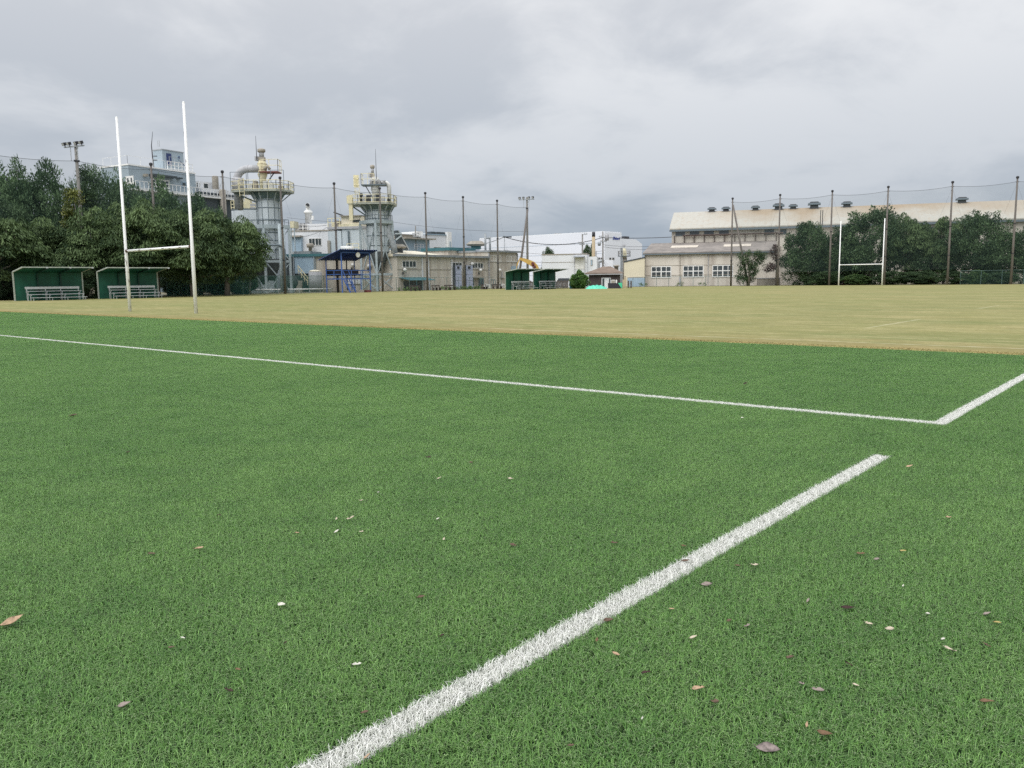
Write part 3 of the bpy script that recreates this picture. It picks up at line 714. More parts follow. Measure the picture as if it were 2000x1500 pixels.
for x in (309, 312):
    a = at(x, 293, 156); MB().bar((a.x, a.y, zp), (a.x, a.y, zp + 1.1), .06).build('roof_stub', m_steel, t)
# low white rooms and pipes beside it
t = thing('plant_room', f.P(sR + 3, 0, 0), 'white rooftop plant room with dark windows beside the pale blue block', 'building')
g = f.back(1.5); z0 = g.z(390, 376)
sbox(t, g, 'wall', m_whitewall, g.s(382.5, 360) + .6, g.s(437, 360), 0, g.z(400, 355), -12, 0)
sbox(t, g, 'lower_wall', m_charcoal, g.s(375, 385), g.s(462, 385), 0, g.z(400, 378), .25, 2.2)
for x0, x1 in ((383, 387), (388.5, 391.5)): window(t, g, x0, 355.5, x1, 366, 1, 1, m_white, m_glass, .1)
window(t, g, 396.5, 357, 407, 368.5, 1, 1, m_white, m_glass, .1)
c = g.P(g.s(413, 370), 0, 1.2); MB().lathe((c.x, c.y), [(.62, z0), (.62, z0 + 3.2), (.55, z0 + 3.4)], 14).build('tank', m_plinth, t, True)
c = g.P(g.s(415, 390), 0, 2.9); MB().lathe((c.x, c.y), [(.62, 0), (.62, g.z(415, 373)), (.5, g.z(415, 372))], 14).build('duct', m_plinth, t, True)
o = sbox(t, g, 'parapet', m_whitewall, g.s(383, 374), g.s(470, 374) , g.z(400, 378) + .002, g.z(400, 378) + .8, .3, 2.1)

# ================================================================== the two silo towers
def silo(name, cx, Y, label, P):
    """P: photo rows and columns of the tower's members, turned into real heights at the tower's depth"""
    c = at(cx, 550, Y); X = c.x
    t = thing(name, (c.x, c.y, 0), label, 'silo')
    Z = lambda y: at(cx, y, Y).z
    M = Y / FPX
    hx = lambda x, y=450: X + (x - cx - (550 - y) * P.get('lean', 0)) * M
    r = P['r'] * M; n = 12; a0 = math.pi / 12
    zt, zm, zb = Z(P['neck']), Z(P['mid']), Z(P['bot'])
    MB().lathe((c.x, c.y), [(r * .93, zb), (r * .93, zm)], n, a0).build('lower_shell', m_silo, t)
    MB().lathe((c.x, c.y), [(r, zm), (r, zt)], n, a0).build('upper_shell', m_silo, t)
    for y in P['rings']:
        z = Z(y); rr = (r if z > zm else r * .93); MB().lathe((c.x, c.y), [(rr * 1.01, z - .05), (rr * 1.035, z - .04), (rr * 1.035, z + .04), (rr * 1.01, z + .05)], n, a0).build('ring', m_seam, t)
    for k in range(n):
        a = a0 + 2 * math.pi * k / n
        if math.sin(a) > .35: continue
        for r_, z0_, z1_ in ((r * .93, zb, zm - .05), (r, zm + .05, zt)):
            if r_ < r and k % 2: continue
            MB().bar((c.x + r_ * math.cos(a), c.y + r_ * math.sin(a), z0_), (c.x + r_ * math.cos(a), c.y + r_ * math.sin(a), z1_), .07, .09).build('seam', m_seam, t)
    # funnel and deck
    zd = Z(P['deck']); 
    MB().lathe((c.x, c.y), [(r * 1.0, zt), (r * 1.38, zd - .12)], n, a0).build('funnel', m_teal, t)
    for k in range(n):
        a = a0 + 2 * math.pi * k / n
        if math.sin(a) > .5: continue
        e = Vector((math.cos(a), math.sin(a), 0)); q = Vector((c.x, c.y, 0))
        MB().prism([q + e * (r * 1.01) + Vector((-e.y * .05, e.x * .05, zt - .5)), q + e * (r * 1.5) + Vector((-e.y * .05, e.x * .05, zd - .14)), q + e * (r * 1.2) + Vector((-e.y * .05, e.x * .05, zd - .14))],
                   [q + e * (r * 1.01) + Vector((e.y * .05, -e.x * .05, zt - .5)), q + e * (r * 1.5) + Vector((e.y * .05, -e.x * .05, zd - .14)), q + e * (r * 1.2) + Vector((e.y * .05, -e.x * .05, zd - .14))]).build('gusset', m_silo, t)
    xl, xr = hx(P['deckx'][0], P['deck']), hx(P['deckx'][1], P['deck']); yf = c.y - r * 1.75; yb = c.y + r * 1.75
    xm0, xm1 = c.x - r * 1.3, c.x + r * 1.25
    out = [(xl, c.y - r * .9), (xm0, yf), (xm1, yf), (xr, c.y - r * .8), (xr, c.y + r), (xm1, yb), (xm0, yb), (xl, c.y + r)]
    MB().prism([(x, y, zd - .1) for x, y in out], [(x, y, zd + .12) for x, y in out]).build('deck', m_grate, t)
    hr_ = P['railh'] * M
    railing(t, [(x, y, zd + .12) for x, y in out + [out[0]]], hr_, m_cream, 1.15, .035, 'deck_railing', (1.0, .55, .08))
    for sx, xx in ((-1, xl), (1, xr)):
        for yy in (c.y - r * .7, c.y + r * .6):
            MB().bar((c.x + sx * r * .98, yy * .6 + c.y * .4, zt - 1.2 * P.get('br', 1)), (xx - sx * .3, yy, zd - .15), .12).build('deck_brace', m_teal, t)
    # supporting frame
    zf = Z(P['frame']); fx0, fx1 = hx(P['fx'][0], P['frame']), hx(P['fx'][1], P['frame']); fy0, fy1 = c.y - r * 1.25, c.y + r * 1.35; xc = hx(P['fx'][2], P['frame'])
    corners = [(fx0, c.y - r * .2), (xc, fy0 - .3), (fx1, c.y - r * .1), (c.x - .2, fy1 + .3)]
    for i, (x, y) in enumerate(corners):
        MB().bar((x, y, 0), (x, y, zf - .26), .30, .30).build('column', m_frame, t)
    for i in range(4):
        a, b = Vector((*corners[i], 0)), Vector((*corners[(i + 1) % 4], 0))
        d = (b - a).normalized() * .0
        MB().bar(a + Vector((0, 0, zf)), b + Vector((0, 0, zf)), .34, .5).build('ring_beam', m_frame, t)
        zl = Z(P['low']); MB().bar(a + (b - a).normalized() * .16 + Vector((0, 0, zl)), b - (b - a).normalized() * .16 + Vector((0, 0, zl)), .22, .34).build('tie_beam', m_frame, t)
        if i in (0, 1):
            for (z0_, z1_) in ((.3, zl - .3), (zl + .3, zf - .5)):
                MB().bar(a.lerp(b, .06) + Vector((0, 0, z1_)), a.lerp(b, .94) + Vector((0, 0, z0_)), .13).build('brace', m_frame, t)
                MB().bar(a.lerp(b, .94) + Vector((0, .16, z1_)), a.lerp(b, .06) + Vector((0, .16, z0_)), .13).build('brace', m_frame, t)
    railing(t, [(x, y, zf + .25) for x, y in corners + [corners[0]]], .75, m_seam, 1.1, .025, 'frame_railing', (1.0,))
    # hopper
    zh = Z(P['hop']); MB().lathe((c.x, c.y), [(.45, zh), (r * .95, zb - .02)], n, a0).build('hopper', m_blackb, t, True)
    # head: vessel, small upper deck, stack
    vx, vr = hx(P['vx'], P['deck'] - 25), P['vr'] * M; zv0, zv1 = zd + .12, Z(P['vtop'])
    MB().lathe((vx, c.y), [(vr * .8, zv0), (vr * .8, zv0 + (zv1 - zv0) * .45), (vr * 1.0, zv0 + (zv1 - zv0) * .5), (vr * 1.05, zv1 - .5), (vr * .75, zv1)], 14).build('head_vessel', P['vm'], t, True)
    for zz in (.55, .72, .9): MB().lathe((vx, c.y), [(vr * 1.05, zv0 + (zv1 - zv0) * zz - .06), (vr * 1.13, zv0 + (zv1 - zv0) * zz), (vr * 1.05, zv0 + (zv1 - zv0) * zz + .06)], 14).build('flange', P['vm'], t)
    zs1 = Z(P['stop']); sx = hx(P['sx'], P['stop']); sr = P['sr'] * M; zc = Z(P['vtop'] - 7)
    MB().box(sx - sr * 1.2, c.y - sr, zv1 - .05, sx + sr * 1.3, c.y + sr, zc).build('damper_box', m_plinth, t)
    MB().box(sx - sr * 2.6, c.y - .4, zv1 + .02, sx - sr * 1.25, c.y + .3, zc + .1).build('motor_box', m_duct, t)
    MB().tube([(sx, c.y, zc), (sx, c.y, zs1 - .35)], sr, 14).build('stack', m_duct, t, True)
    MB().lathe((sx, c.y), [(sr * 1.05, zs1 - .55), (sr * 1.6, zs1 - .45), (sr * 1.65, zs1 - .12), (sr * .9, zs1)], 14).build('stack_cap', m_plinth, t, True)
    qx = hx(P['ax'], P['atop']); MB().tube([(qx, c.y - .5, Z(P['abot'])), (qx, c.y - .5, Z(P['atop']))], [.06, .02], 5).build('lightning_rod', m_dark, t)
    # small upper deck on its strut
    zu = Z(P['up']); u0, u1 = hx(P['upx'][0], P['up']), hx(P['upx'][1], P['up'])
    MB().box(u0, c.y - vr * 1.5, zu - .08, u1, c.y + vr * 1.5, zu + .08).build('upper_deck', P['um'], t)
    e0, e1 = (vx, u1) if P['upx'][1] - P['vx'] > P['vx'] - P['upx'][0] else (u0, vx)
    railing(t, [(e0, c.y - vr * 1.4, zu + .08), (e1, c.y - vr * 1.4, zu + .08), (e1, c.y + vr * 1.4, zu + .08)] if e1 == u1 else [(e1, c.y - vr * 1.4, zu + .08), (e0, c.y - vr * 1.4, zu + .08), (e0, c.y + vr * 1.4, zu + .08)], 1.6, m_cream, 1.0, .03, 'upper_railing', (1.0, .5))
    far = u1 if e1 == u1 else u0
    MB().bar((vx + (.5 if far > vx else -.5) * vr, c.y - .6, zu - 2.0), (far - (.6 if far > vx else -.6), c.y - .6, zu - .1), .13).build('upper_strut', m_dark, t)
    if P.get('post'):               # tall thin frame over the deck
        for x0_, x1_, yt in P['post']:
            a, b = hx(x0_, yt), hx(x1_, yt); zz = Z(yt)
            mb = MB(); mb.bar((a, yf + .9, zd + .1), (a, yf + .9, zz), .06); mb.bar((b, yf + .9, zd + .1), (b, yf + .9, zz), .06); mb.bar((a, yf + .9, zz), (b, yf + .9, zz), .06); mb.build('pipe_frame', m_seam, t)
    # caged ladder
    lx = hx(P['lad'][0], P['lad'][2]); w = .32; z0, z1 = Z(P['lad'][2]), Z(P['lad'][1]); yl = yf + .1
    mb = MB(); mb.bar((lx - w, yl, z0), (lx - w, yl, z1), .07); mb.bar((lx + w, yl, z0), (lx + w, yl, z1), .07)
    k = z0 + .2
    while k < z1: mb.bar((lx - w, yl, k), (lx + w, yl, k), .045); k += .42
    o = mb.build('ladder', m_cream, t)
    k = z0 + 1.6
    while k < z1:
        MB().tube([(lx + .42 * math.cos(a), yl - .35 + .42 * math.sin(a), k) for a in [math.pi * 2 * i / 10 for i in range(11)]], .03, 4).build('cage_hoop', m_cream, o); k += 1.0
    return t, c, M, Z, hx, r, yf, zd

t1, c, M, Z, hx, r, yf, zd = silo('silo_tower', 531, 117, 'round steel silo with a fat grey elbow duct curling over its yellow deck', dict(
    r=22, neck=390, mid=440, bot=506, rings=(392, 407, 431, 455, 470, 488), deck=375.5, deckx=(468, 576), railh=17, frame=444, fx=(489, 569, 529.5), low=511, hop=548, br=.3,
    vx=523, vr=8.5, vtop=314, vm=m_vessel, stop=290, sx=523, sr=4.6, ax=515.5, atop=266, abot=313, up=337, upx=(520, 556), um=m_redox, post=[(470, 500, 339), (503, 525, 340), (546, 570, 336)], lad=(494, 352, 387)))
# elbow duct
yq = c.y - .1; x0, x1 = hx(519, 330), hx(481, 350); zc = Z(329.5); rr = 7.0 * M
pts = [Vector((x0, yq, zc)), Vector((x1 + 1.1, yq, zc))] + [Vector((x1 + 1.1 - 1.6 * math.sin(a), yq, zc - 1.6 + 1.6 * math.cos(a))) for a in [math.pi / 2 * i / 6 for i in range(1, 7)]]
pts += [Vector((pts[-1].x, yq, Z(408)))]
o = MB().tube(pts, rr, 16).build('elbow_duct', m_duct, t1, True)
for x in (506, 497): MB().tube([(hx(x, 330) - .06, yq, zc), (hx(x, 330) + .06, yq, zc)], rr * 1.07, 16).build('duct_flange', m_duct, o)
MB().lathe((pts[-1].x + .1, yq), [(11 * M, zd + .14), (11 * M, Z(348)), (9 * M, Z(347))], 14).build('separator_drum', m_duct, t1, True)
MB().tube([(pts[-1].x + .3, yq, Z(410)), (pts[-1].x + .3, yq, zd - .1)], 5 * M, 12).build('down_pipe', m_plinth, t1, True)
# machinery standing on the deck
for x, y0, y1, w in ((507, 361, 372, 5), (516, 356, 372, 4), (535, 357, 372, 4), (545, 360, 372, 5), (564, 366, 372.5, 5)):
    a = hx(x, 365); MB().box(a - w * M, yf + .8, zd + .12, a + w * M * .7, yf + 1.7, Z(y0)).build('machine', m_pale if x % 2 else m_plinth, t1)
MB().tube([(hx(531, 322), c.y - .9, Z(333)), (hx(537, 322), c.y - 1.0, Z(326)), (hx(541, 322), c.y - .9, Z(333))], .22, 8).build('valve', m_plinth, t1, True)
# white riser pipes beside the frame
for x, ya, yb, rr in ((561.5, 440, 569, .26), (568.5, 449, 569, .30)):
    a = hx(x, 510); MB().tube([(a, c.y - 3.0, Z(yb)), (a, c.y - 3.0, Z(ya))], rr * .8, 10).build('riser_pipe', m_frame, t1, True)
a = hx(566, 480); MB().tube([(hx(520, 480), c.y - 3.3, Z(481)), (a - .4, c.y - 3.3, Z(481)), (a, c.y - 3.3, Z(483)), (a + .35, c.y - 3.3, Z(490)), (a + .35, c.y - 3.3, 0)], .13, 8).build('cross_pipe', m_seam, t1, True)
MB().box(hx(509, 497) , c.y - 4.2, Z(500), hx(531, 497), c.y - 2.6, Z(498.6)).build('walkway', m_redox, t1)
railing(t1, [(hx(509, 497), c.y - 4.1, Z(498.6)), (hx(531, 497), c.y - 4.1, Z(498.6))], .9, m_cream, .6, .025, 'walkway_railing', (1.0, .5))
MB().lathe((hx(516, 540), c.y - .4), [(.5, 1.2), (1.5, 3.2), (1.5, 4.4)], 14).build('cyclone', m_blackb, t1, True)

t2, c, M, Z, hx, r, yf, zd = silo('silo_tower', 741, 128, 'round steel silo with a thin bent pipe on its yellow deck, above the blue shelter', dict(
    r=22.5, neck=411, mid=436, bot=492, rings=(413, 428, 441, 461, 480), deck=400.5, deckx=(690, 776), railh=15, frame=434.5, fx=(708, 770, 742), low=536, hop=530, br=.6,
    vx=739, vr=8.0, vtop=346, vm=m_pale, stop=322, sx=734.5, sr=2.7, ax=742.5, atop=292, abot=352, up=362, upx=(714, 760), um=m_seam, post=[], lad=(711, 346, 400)))
x1 = hx(766, 380); pts = [Vector((hx(748, 358), c.y, Z(358))), Vector((hx(757, 358), c.y, Z(357)))] + [Vector((hx(757, 358) + .65 * math.sin(a), c.y, Z(357) - .65 + .65 * math.cos(a))) for a in [math.pi / 2 * i / 5 for i in range(1, 6)]]
pts.append(Vector((pts[-1].x, c.y, Z(398)))); MB().tube(pts, 4.0 * M, 12).build('bent_pipe', m_pale, t2, True)
MB().tube([(hx(764, 405), c.y - .2, zd - .12), (hx(764, 440), c.y - .2, Z(438)), (hx(762, 460), c.y - .2, Z(446)), (hx(762, 480), c.y - .2, Z(462)), (hx(766, 480), c.y - .2, Z(470)), (hx(771, 480), c.y - .2, Z(482)), (hx(772, 480), c.y - .2, Z(495))], [.36, .36, .42, .62, .55, .5, .5], 12).build('down_duct', m_steel, t2, True)
for x, y0, w in ((716, 380, 3), (721, 386, 4), (730, 384, 4), (748, 382, 4), (757, 386, 3), (768, 392, 3)):
    a = hx(x, 390); MB().box(a - w * M, yf + .8, zd + .12, a + w * M * .8, yf + 1.6, Z(y0)).build('machine', m_duct if x % 2 else m_dark, t2)
for x in (733, 741, 749, 757):
    a = hx(x, 357); MB().lathe((a, c.y - .7), [(.1, Z(362)), (.28, Z(360)), (.2, Z(356)), (.32, Z(354))], 8).build('valve', m_duct if x % 2 else m_dark, t2, True)
# wind guard panels at the ladder side of the deck
for x0, x1, y0, y1 in ((690, 700.5, 385, 400), (704, 713, 346, 369)):
    MB().box(hx(x0, y0), yf + .4, Z(y1), hx(x1, y0), yf + .48, Z(y0)).build('guard_panel', m_cream, t2)
a = hx(693, 410); MB().box(a, yf + .6, Z(432), hx(700, 410), yf + 1.2, Z(401.5)).build('ladder_shaft', m_cream, t2)

# ================================================================== white vessel house between the trees and the first silo
f = Fac.px(440, 126, 100)
t = thing('vessel_house', f.P(4, 0), 'pale metal bin with yellow handrails on top, half hidden by the trees', 'bin')
zt = f.z(470, 410); s0, s1 = f.s(445, 430), f.s(508, 430)
prof = [(0, 0), (0, zt), (-7, zt), (-7, 0)]
mid = (s0 + s1) / 2; P_ = [f.P(s0, 0, -1.2), f.P(mid, 0, 0), f.P(s1, 0, -1.0), f.P(s1, 0, -7), f.P(s0, 0, -7)]
MB().prism(P_, [p + Vector((0, 0, zt)) for p in P_]).build('bin_wall', m_silo, t)
MB().prism([p + Vector((0, 0, zt + .002)) for p in P_], [p + Vector((0, 0, zt + .22)) for p in P_]).build('roof_rim', m_seam, t)
railing(t, [P_[0] + Vector((0, 0, zt + .22)), P_[1] + Vector((0, 0, zt + .22)), P_[2] + Vector((0, 0, zt + .22))], 1.25, m_cream, .8, .04, 'roof_railing', (1.0, .6, .2))
for x, w, h in ((466, .5, 1.2), (473, .4, 1.6), (484, .5, .8)):
    p = f.P(f.s(x, 400), zt + .22, -2); MB().box(p.x - w, p.y - .5, p.z, p.x + w, p.y + .5, p.z + h).build('roof_machine', m_vessel if x < 480 else m_duct, t)
p = f.P(f.s(496, 400), 0, -2.2); MB().lathe((p.x, p.y), [(.55, zt + .22), (.55, f.z(496, 384)), (.3, f.z(496, 382))], 12).build('ladder_tube', m_vessel, t, True)
# pale wall the gaps in the foliage show
f = Fac.px(470, 121, 95); t = thing('low_annex', f.P(1, 0), 'low grey annex behind the tree trunks beside the first silo', 'building')
sbox(t, f, 'wall', m_silo, f.s(466, 540), f.s(512, 540), 0, f.z(500, 512), -3, 0); sbox(t, f, 'roof', m_white, f.s(464, 540), f.s(512.5, 540), f.z(500, 512) + .002, f.z(500, 512) + .25, -3.2, .3)

# ================================================================== white works buildings between the silos
f = Fac.px(566, 150, 97)
t = thing('works_building', f.P(4, 0), 'white works building with a four light window and a black mouthed roof vent', 'building')
s0, s1 = f.s(566, 470), f.s(642, 470); zt = f.z(600, 452)
sbox(t, f, 'wall', m_whitewall, s0, s1, 0, zt, -9, 0)
sbox(t, f, 'parapet', m_plinth, s0 - .1, s1 + .1, zt + .002, zt + .22, -9.1, .1)
window(t, f, 603, 465.5, 628.5, 478.5, 4, 1, m_white, m_glass, .08)
sbox(t, f, 'side_bay', m_bluewall2, f.s(573, 470), f.s(591, 470), f.z(580, 492), f.z(580, 464), 0, .7)
sbox(t, f, 'bay_roof', m_plinth, f.s(568, 470), f.s(592, 470), f.z(580, 463.8), f.z(580, 460.5), 0, 1.3)
g = f.back(3); sbox(t, g, 'roof_house', m_whitewall, g.s(600, 445), g.s(641, 445), zt + .25, g.z(620, 437), -4, 0)
railing(t, [g.P(g.s(573, 445), zt + .23, .2), g.P(g.s(602, 445), zt + .23, .2)], f.z(580, 440) - zt, m_white, .9, .05, 'roof_railing', (1.0, .5))
for x in (577, 584, 591, 597.5): sbox(t, g, 'condenser', m_duct, g.s(x - 2.4, 440), g.s(x + 2.4, 440), zt + .23, g.z(x, 435.5), -1.2, -.1)
p = g.P(g.s(594.5, 420), 0, -2); z0 = zt + .2; MM = 152 / FPX
Zp = lambda y: g.z(594, y)
MB().lathe((p.x, p.y), [(.62, z0), (.62, Zp(416)), (.85, Zp(415)), (.8, Zp(411)), (.4, Zp(408)), (.36, Zp(402))], 14).build('vent_stack', m_white, t, True)
MB().tube([(p.x, p.y, Zp(403)), (p.x + .05, p.y - .25, Zp(400.5)), (p.x + .1, p.y - .75, Zp(399.5))], [.36, .38, .42], 12).build('vent_elbow', m_white, t, True)
MB().tube([(p.x + .1, p.y - .751, Zp(399.5)), (p.x + .1, p.y - .79, Zp(399.5))], [.37, .37], 12).build('vent_mouth', m_dark, t)
MB().box(p.x + .63, p.y - .4, Zp(428), p.x + 1.0, p.y + .2, Zp(420)).build('control_box', m_white, t)
p = f.P(f.s(610.5, 480), 0, 1.2); MB().lathe((p.x, p.y), [(.3, f.z(610, 495)), (.3, f.z(610, 484)), (.62, f.z(610, 484)), (.68, f.z(610, 478)), (.45, f.z(610, 476))], 12).build('roof_cowl', m_plinth, t, True)
# yellowish box next door
f = Fac.px(560, 142, 97); t = thing('cooling_tower', f.P(.5, 0), 'small cream box unit on legs beside the first silo, level with the white roof', 'plant unit')
sbox(t, f, 'casing', m_vessel, f.s(566, 430), f.s(574, 430), f.z(570, 445), f.z(570, 432), -2, 0)
for x in (566.8, 573.2): sbox(t, f, 'leg', m_frame, f.s(x - .6, 430), f.s(x + .6, 430), 0, f.z(570, 445), -.3, -.05)

# grey bins with the cream house on top
f = Fac.px(642, 138, 104)
t = thing('storage_bin', f.P(5, 0), 'broad grey storage bins carrying a cream machine house, left of the second silo'.replace('left of', 'next to'), 'bin')
zt = f.z(670, 451)
cols = [(640, 661, m_silo), (667.5, 686, m_silo), (686.5, 706, m_vessel)]
sbox(t, f, 'bin_shell', m_silo, f.s(641, 470), f.s(667, 470), 0, zt, -6, 0); sbox(t, f, 'bin_shell', m_silo, f.s(668, 470), f.s(707, 470), 0, zt + .3, -6, -.1)
sbox(t, f, 'ladder_shaft', m_plinth, f.s(641, 480), f.s(646, 480), f.z(643, 499), f.z(643, 470), .0, .3)
sbox(t, f, 'edge_beam', m_duct, f.s(640, 450), f.s(708, 450), zt + .31, zt + .7, -6.1, .15)
sbox(t, f, 'down_pipe', m_seam, f.s(681, 470), f.s(683, 470), f.z(682, 485), zt, .01, .3)
sbox(t, f, 'machine_house', m_creamroof, f.s(664.5, 430), f.s(704, 430), zt + .7, f.z(685, 422), -4, -.4)
sbox(t, f, 'house_front', m_vessel, f.s(665.5, 430), f.s(703, 430), zt + .7, f.z(685, 437), -.38, -.1)
sbox(t, f, 'house_roof', m_plinth, f.s(663, 425), f.s(705.5, 425), f.z(685, 422) + .002, f.z(685, 420.5), -4.3, .1)
window(t, f, 687, 429, 702, 432.5, 5, 1, m_dark, m_glass, .06, -.39)
railing(t, [f.P(f.s(641, 450), zt + .7, 0), f.P(f.s(664, 450), zt + .7, 0)], 1.4, m_cream, .8, .05, 'bin_railing', (1.0, .5))
for x, y0 in ((646, 434), (652, 430), (658, 437)): sbox(t, f, 'roof_machine', m_vessel if x != 652 else m_plinth, f.s(x - 2.5, 440), f.s(x + 2.5, 440), zt + .71, f.z(x, y0), -2.5, -1)
p = f.P(f.s(663, 425), 0, -1.5); MB().tube([(p.x - 1.6, p.y, f.z(659, 413)), (p.x, p.y, f.z(664, 420))], .12, 6).build('boom_arm', m_dark, t)
p = f.P(f.s(684, 487), 0, 1.2); MB().tube([(p.x - 1.0, p.y, f.z(680, 486)), (p.x + 1.1, p.y, f.z(680, 486))], .42, 12).build('fan_casing', m_white, t, True)
railing(t, [f.P(f.s(683, 492), f.z(690, 491), 1.0), f.P(f.s(706, 492), f.z(690, 491), 1.0)], 1.2, m_cream, .9, .04, 'gallery_railing', (1.0, .5))

# ground floor shed with the green edge, stair and the grey panel
f = Fac.px(566, 132, 97)
t = thing('works_shed', f.P(4, 0), 'long low works shed with a teal roof edge and a grey panel, between the silos', 'building')
zt = f.z(600, 497.5)
sbox(t, f, 'wall', m_beige, f.s(612, 520), f.s(728, 520), 0, zt - .3, -9, 0)
sbox(t, f, 'dark_wall', m_charcoal, f.s(560, 520), f.s(612, 520) - .01, 0, zt - .3, -9, .1)
sbox(t, f, 'roof_edge', m_tealroof, f.s(560, 520), f.s(729, 520), zt - .3, zt + .12, -9.2, .5)
sbox(t, f, 'roof_edge', m_greyroof, f.s(575, 520), f.s(608, 520), zt + .125, zt + .55, -5, .2)
sbox(t, f, 'grey_panel', m_bluewall2, f.s(577, 520), f.s(617, 520), f.z(600, 534), f.z(600, 501), .12, .3)
window(t, f, 726, 543, 731, 553, 1, 1, m_white, m_glass, .06)
lampblob(t, f, 721.5, 519, .34); lampblob(t, f, 690, 517, .28)
window(t, f, 676, 542, 709, 554, 3, 1, m_plinth, m_whitewall, .1)
for x in (577, 617): sbox(t, f, 'post', m_steel, f.s(x - .7, 550), f.s(x + .7, 550), 0, f.z(x, 500), .31, .5)
# outside stair
mb = MB()
for i in range(9):
    xa = 590 + i * 2.6; za = f.z(600, 535 + i * 3.4); s = f.s(xa, 545); f.box(mb, s, s + .62, za - .06, za, .6, 1.5)
mb.build('stair', m_steel, t)
railing(t, [f.P(f.s(590, 545), f.z(600, 535), 1.5), f.P(f.s(613, 545), f.z(600, 565), 1.5)], 1.3, m_cream, .8, .04, 'stair_railing', (1.0, .5))
t = thing('storage_drum', f.P(f.s(627, 545), 0, 2.5), 'squat brown upright drum beside the blue shelter', 'tank')
p = f.P(f.s(627, 545), 0, 2.5); MB().lathe((p.x, p.y), [(1.02, 0), (1.02, f.z(627, 531))], 18).build('shell', m_duct, t, True)
MB().lathe((p.x, p.y), [(1.0, f.z(627, 531) + .002), (.7, f.z(627, 531) + .22), (.2, f.z(627, 531) + .3)], 18).build('lid', m_creamroof, t, True)
rr = random.Random(3)
for i, x in enumerate((571, 583, 596)):
    t = thing('scrap_machine', f.P(f.s(x, 560), 0, 2.4), ['grey pump set on the ground beside the foot of the first silo', 'dark drum shaped fan on the ground below the grey panel', 'pale crate stack at the foot of the yellow stair'][i], 'machine')
    p = f.P(f.s(x, 560), 0, 2.4)
    MB().box(p.x - .5, p.y - .4, 0, p.x + .5, p.y + .4, .5).build('base', m_duct if i != 2 else m_plinth, t)
    if i == 1: MB().tube([(p.x, p.y - .5, 1.5), (p.x, p.y + .3, 1.5)], 1.0, 16).build('fan_casing', m_blackb, t, True)
    elif i == 0: MB().tube([(p.x - .1, p.y, .5), (p.x - .1, p.y, 1.9), (p.x + .4, p.y, 2.2)], .16, 8).build('pump_pipe', m_steel, t, True)
    else:
        for k in range(3): MB().box(p.x - .42 + .06 * k, p.y - .35, .504 + k * .42, p.x + .4 + .05 * k, p.y + .33, .9 + k * .42).build('crate', m_plinth, t)
# long white ground pipe
f = Fac.px(480, 118, 97); t = thing('steel_pipe', f.P(0, 0), 'long white pipe running along low posts under the first silo', 'pipe')
z = f.z(550, 565); MB().tube([f.P(f.s(474, 566), z, 3), f.P(f.s(664, 566), z, 3)], .09, 8).build('pipe', m_white, t, True)
for x in range(480, 664, 20): p = f.P(f.s(x, 566), 0, 3); MB().bar(p, p + Vector((0, 0, z - .1)), .08).build('support', m_duct, t)

# ================================================================== blue spectators' shelter
Y = 111; f = Fac.px(638, Y, 40.3)
t = thing('spectator_stand', f.P(2, 0), 'blue steel stand under a corrugated roof with a round clock', 'stand')
# rear posts lie on the plane, front posts towards the pitch
L_ = f.s(693, 545); D = 3.3
s_ = lambda k: L_ * k
zr, zf_ = f.z(640, 506.5), f.z(640, 506.5) + .95
for k in (0, 1):
    MB().bar(f.P(s_(k), 0, 0), f.P(s_(k), zr, 0), .12).build('rear_post', m_blue, t); MB().bar(f.P(s_(k), 0, D), f.P(s_(k), zf_, D), .15).build('front_post', m_blue, t)
for k in (.36, .72): MB().bar(f.P(s_(k), 0, 0), f.P(s_(k), zr, 0), .14).build('rear_post', m_dark, t)
n = 34; vs = []
A, B = [], []
for i in range(n + 1):
    s = -.8 + (L_ + 1.6) * i / n; h = .055 if i % 2 else -.055
    A.append(f.P(s, zr - .12 + h, -.8)); B.append(f.P(s, zf_ + .22 + h, D + .75))
up = Vector((0, 0, .03))
vs = A + B + [p + up for p in A] + [p + up for p in B]; m = n + 1; fs = []
for i in range(n):
    fs += [(i, i + 1, m + i + 1, m + i), (2 * m + i, 3 * m + i, 3 * m + i + 1, 2 * m + i + 1), (i, 2 * m + i, 2 * m + i + 1, i + 1), (m + i, m + i + 1, 3 * m + i + 1, 3 * m + i)]
fs += [(0, m, 3 * m, 2 * m), (n, 2 * m + n, 3 * m + n, m + n)]
MB().add(vs, fs).build('corrugated_roof', m_navy, t)
for k in (0, .5, 1): MB().bar(f.P(s_(k), zr - .05, -.5), f.P(s_(k), zf_ + .06, D + .4), .1, .14).build('rafter', m_navy, t)
MB().bar(f.P(0, zf_ - .12, D), f.P(L_, zf_ - .12, D), .1, .14).build('eave_beam', m_blue, t)
zp = f.z(660, 541) - .2
sbox(t, f, 'platform', m_blue, .05, L_ - .05, zp - .14, zp, .1, D - .1)
sbox(t, f, 'back_board', m_skip, .02, L_ * .98, zp + .35, zp + 1.25, -.06, .0)
sbox(t, f, 'bench_back', m_skip, .3, L_ - .1, zp + .55, zp + 1.2, .9, .96)
sbox(t, f, 'bench', m_skip, .3, L_ - .1, zp + .40, zp + .48, .98, 1.4)
railing(t, [f.P(0, zp, D), f.P(L_, zp, D)], 1.05, m_blue, 1.5, .04, 'front_railing', (1.0, .5))
railing(t, [f.P(0, zp, 0), f.P(0, zp, D)], 1.05, m_blue, 1.5, .04, 'side_railing', (1.0, .5)); railing(t, [f.P(L_, zp, 0), f.P(L_, zp, D)], 1.05, m_blue, 1.5, .04, 'side_railing', (1.0, .5))
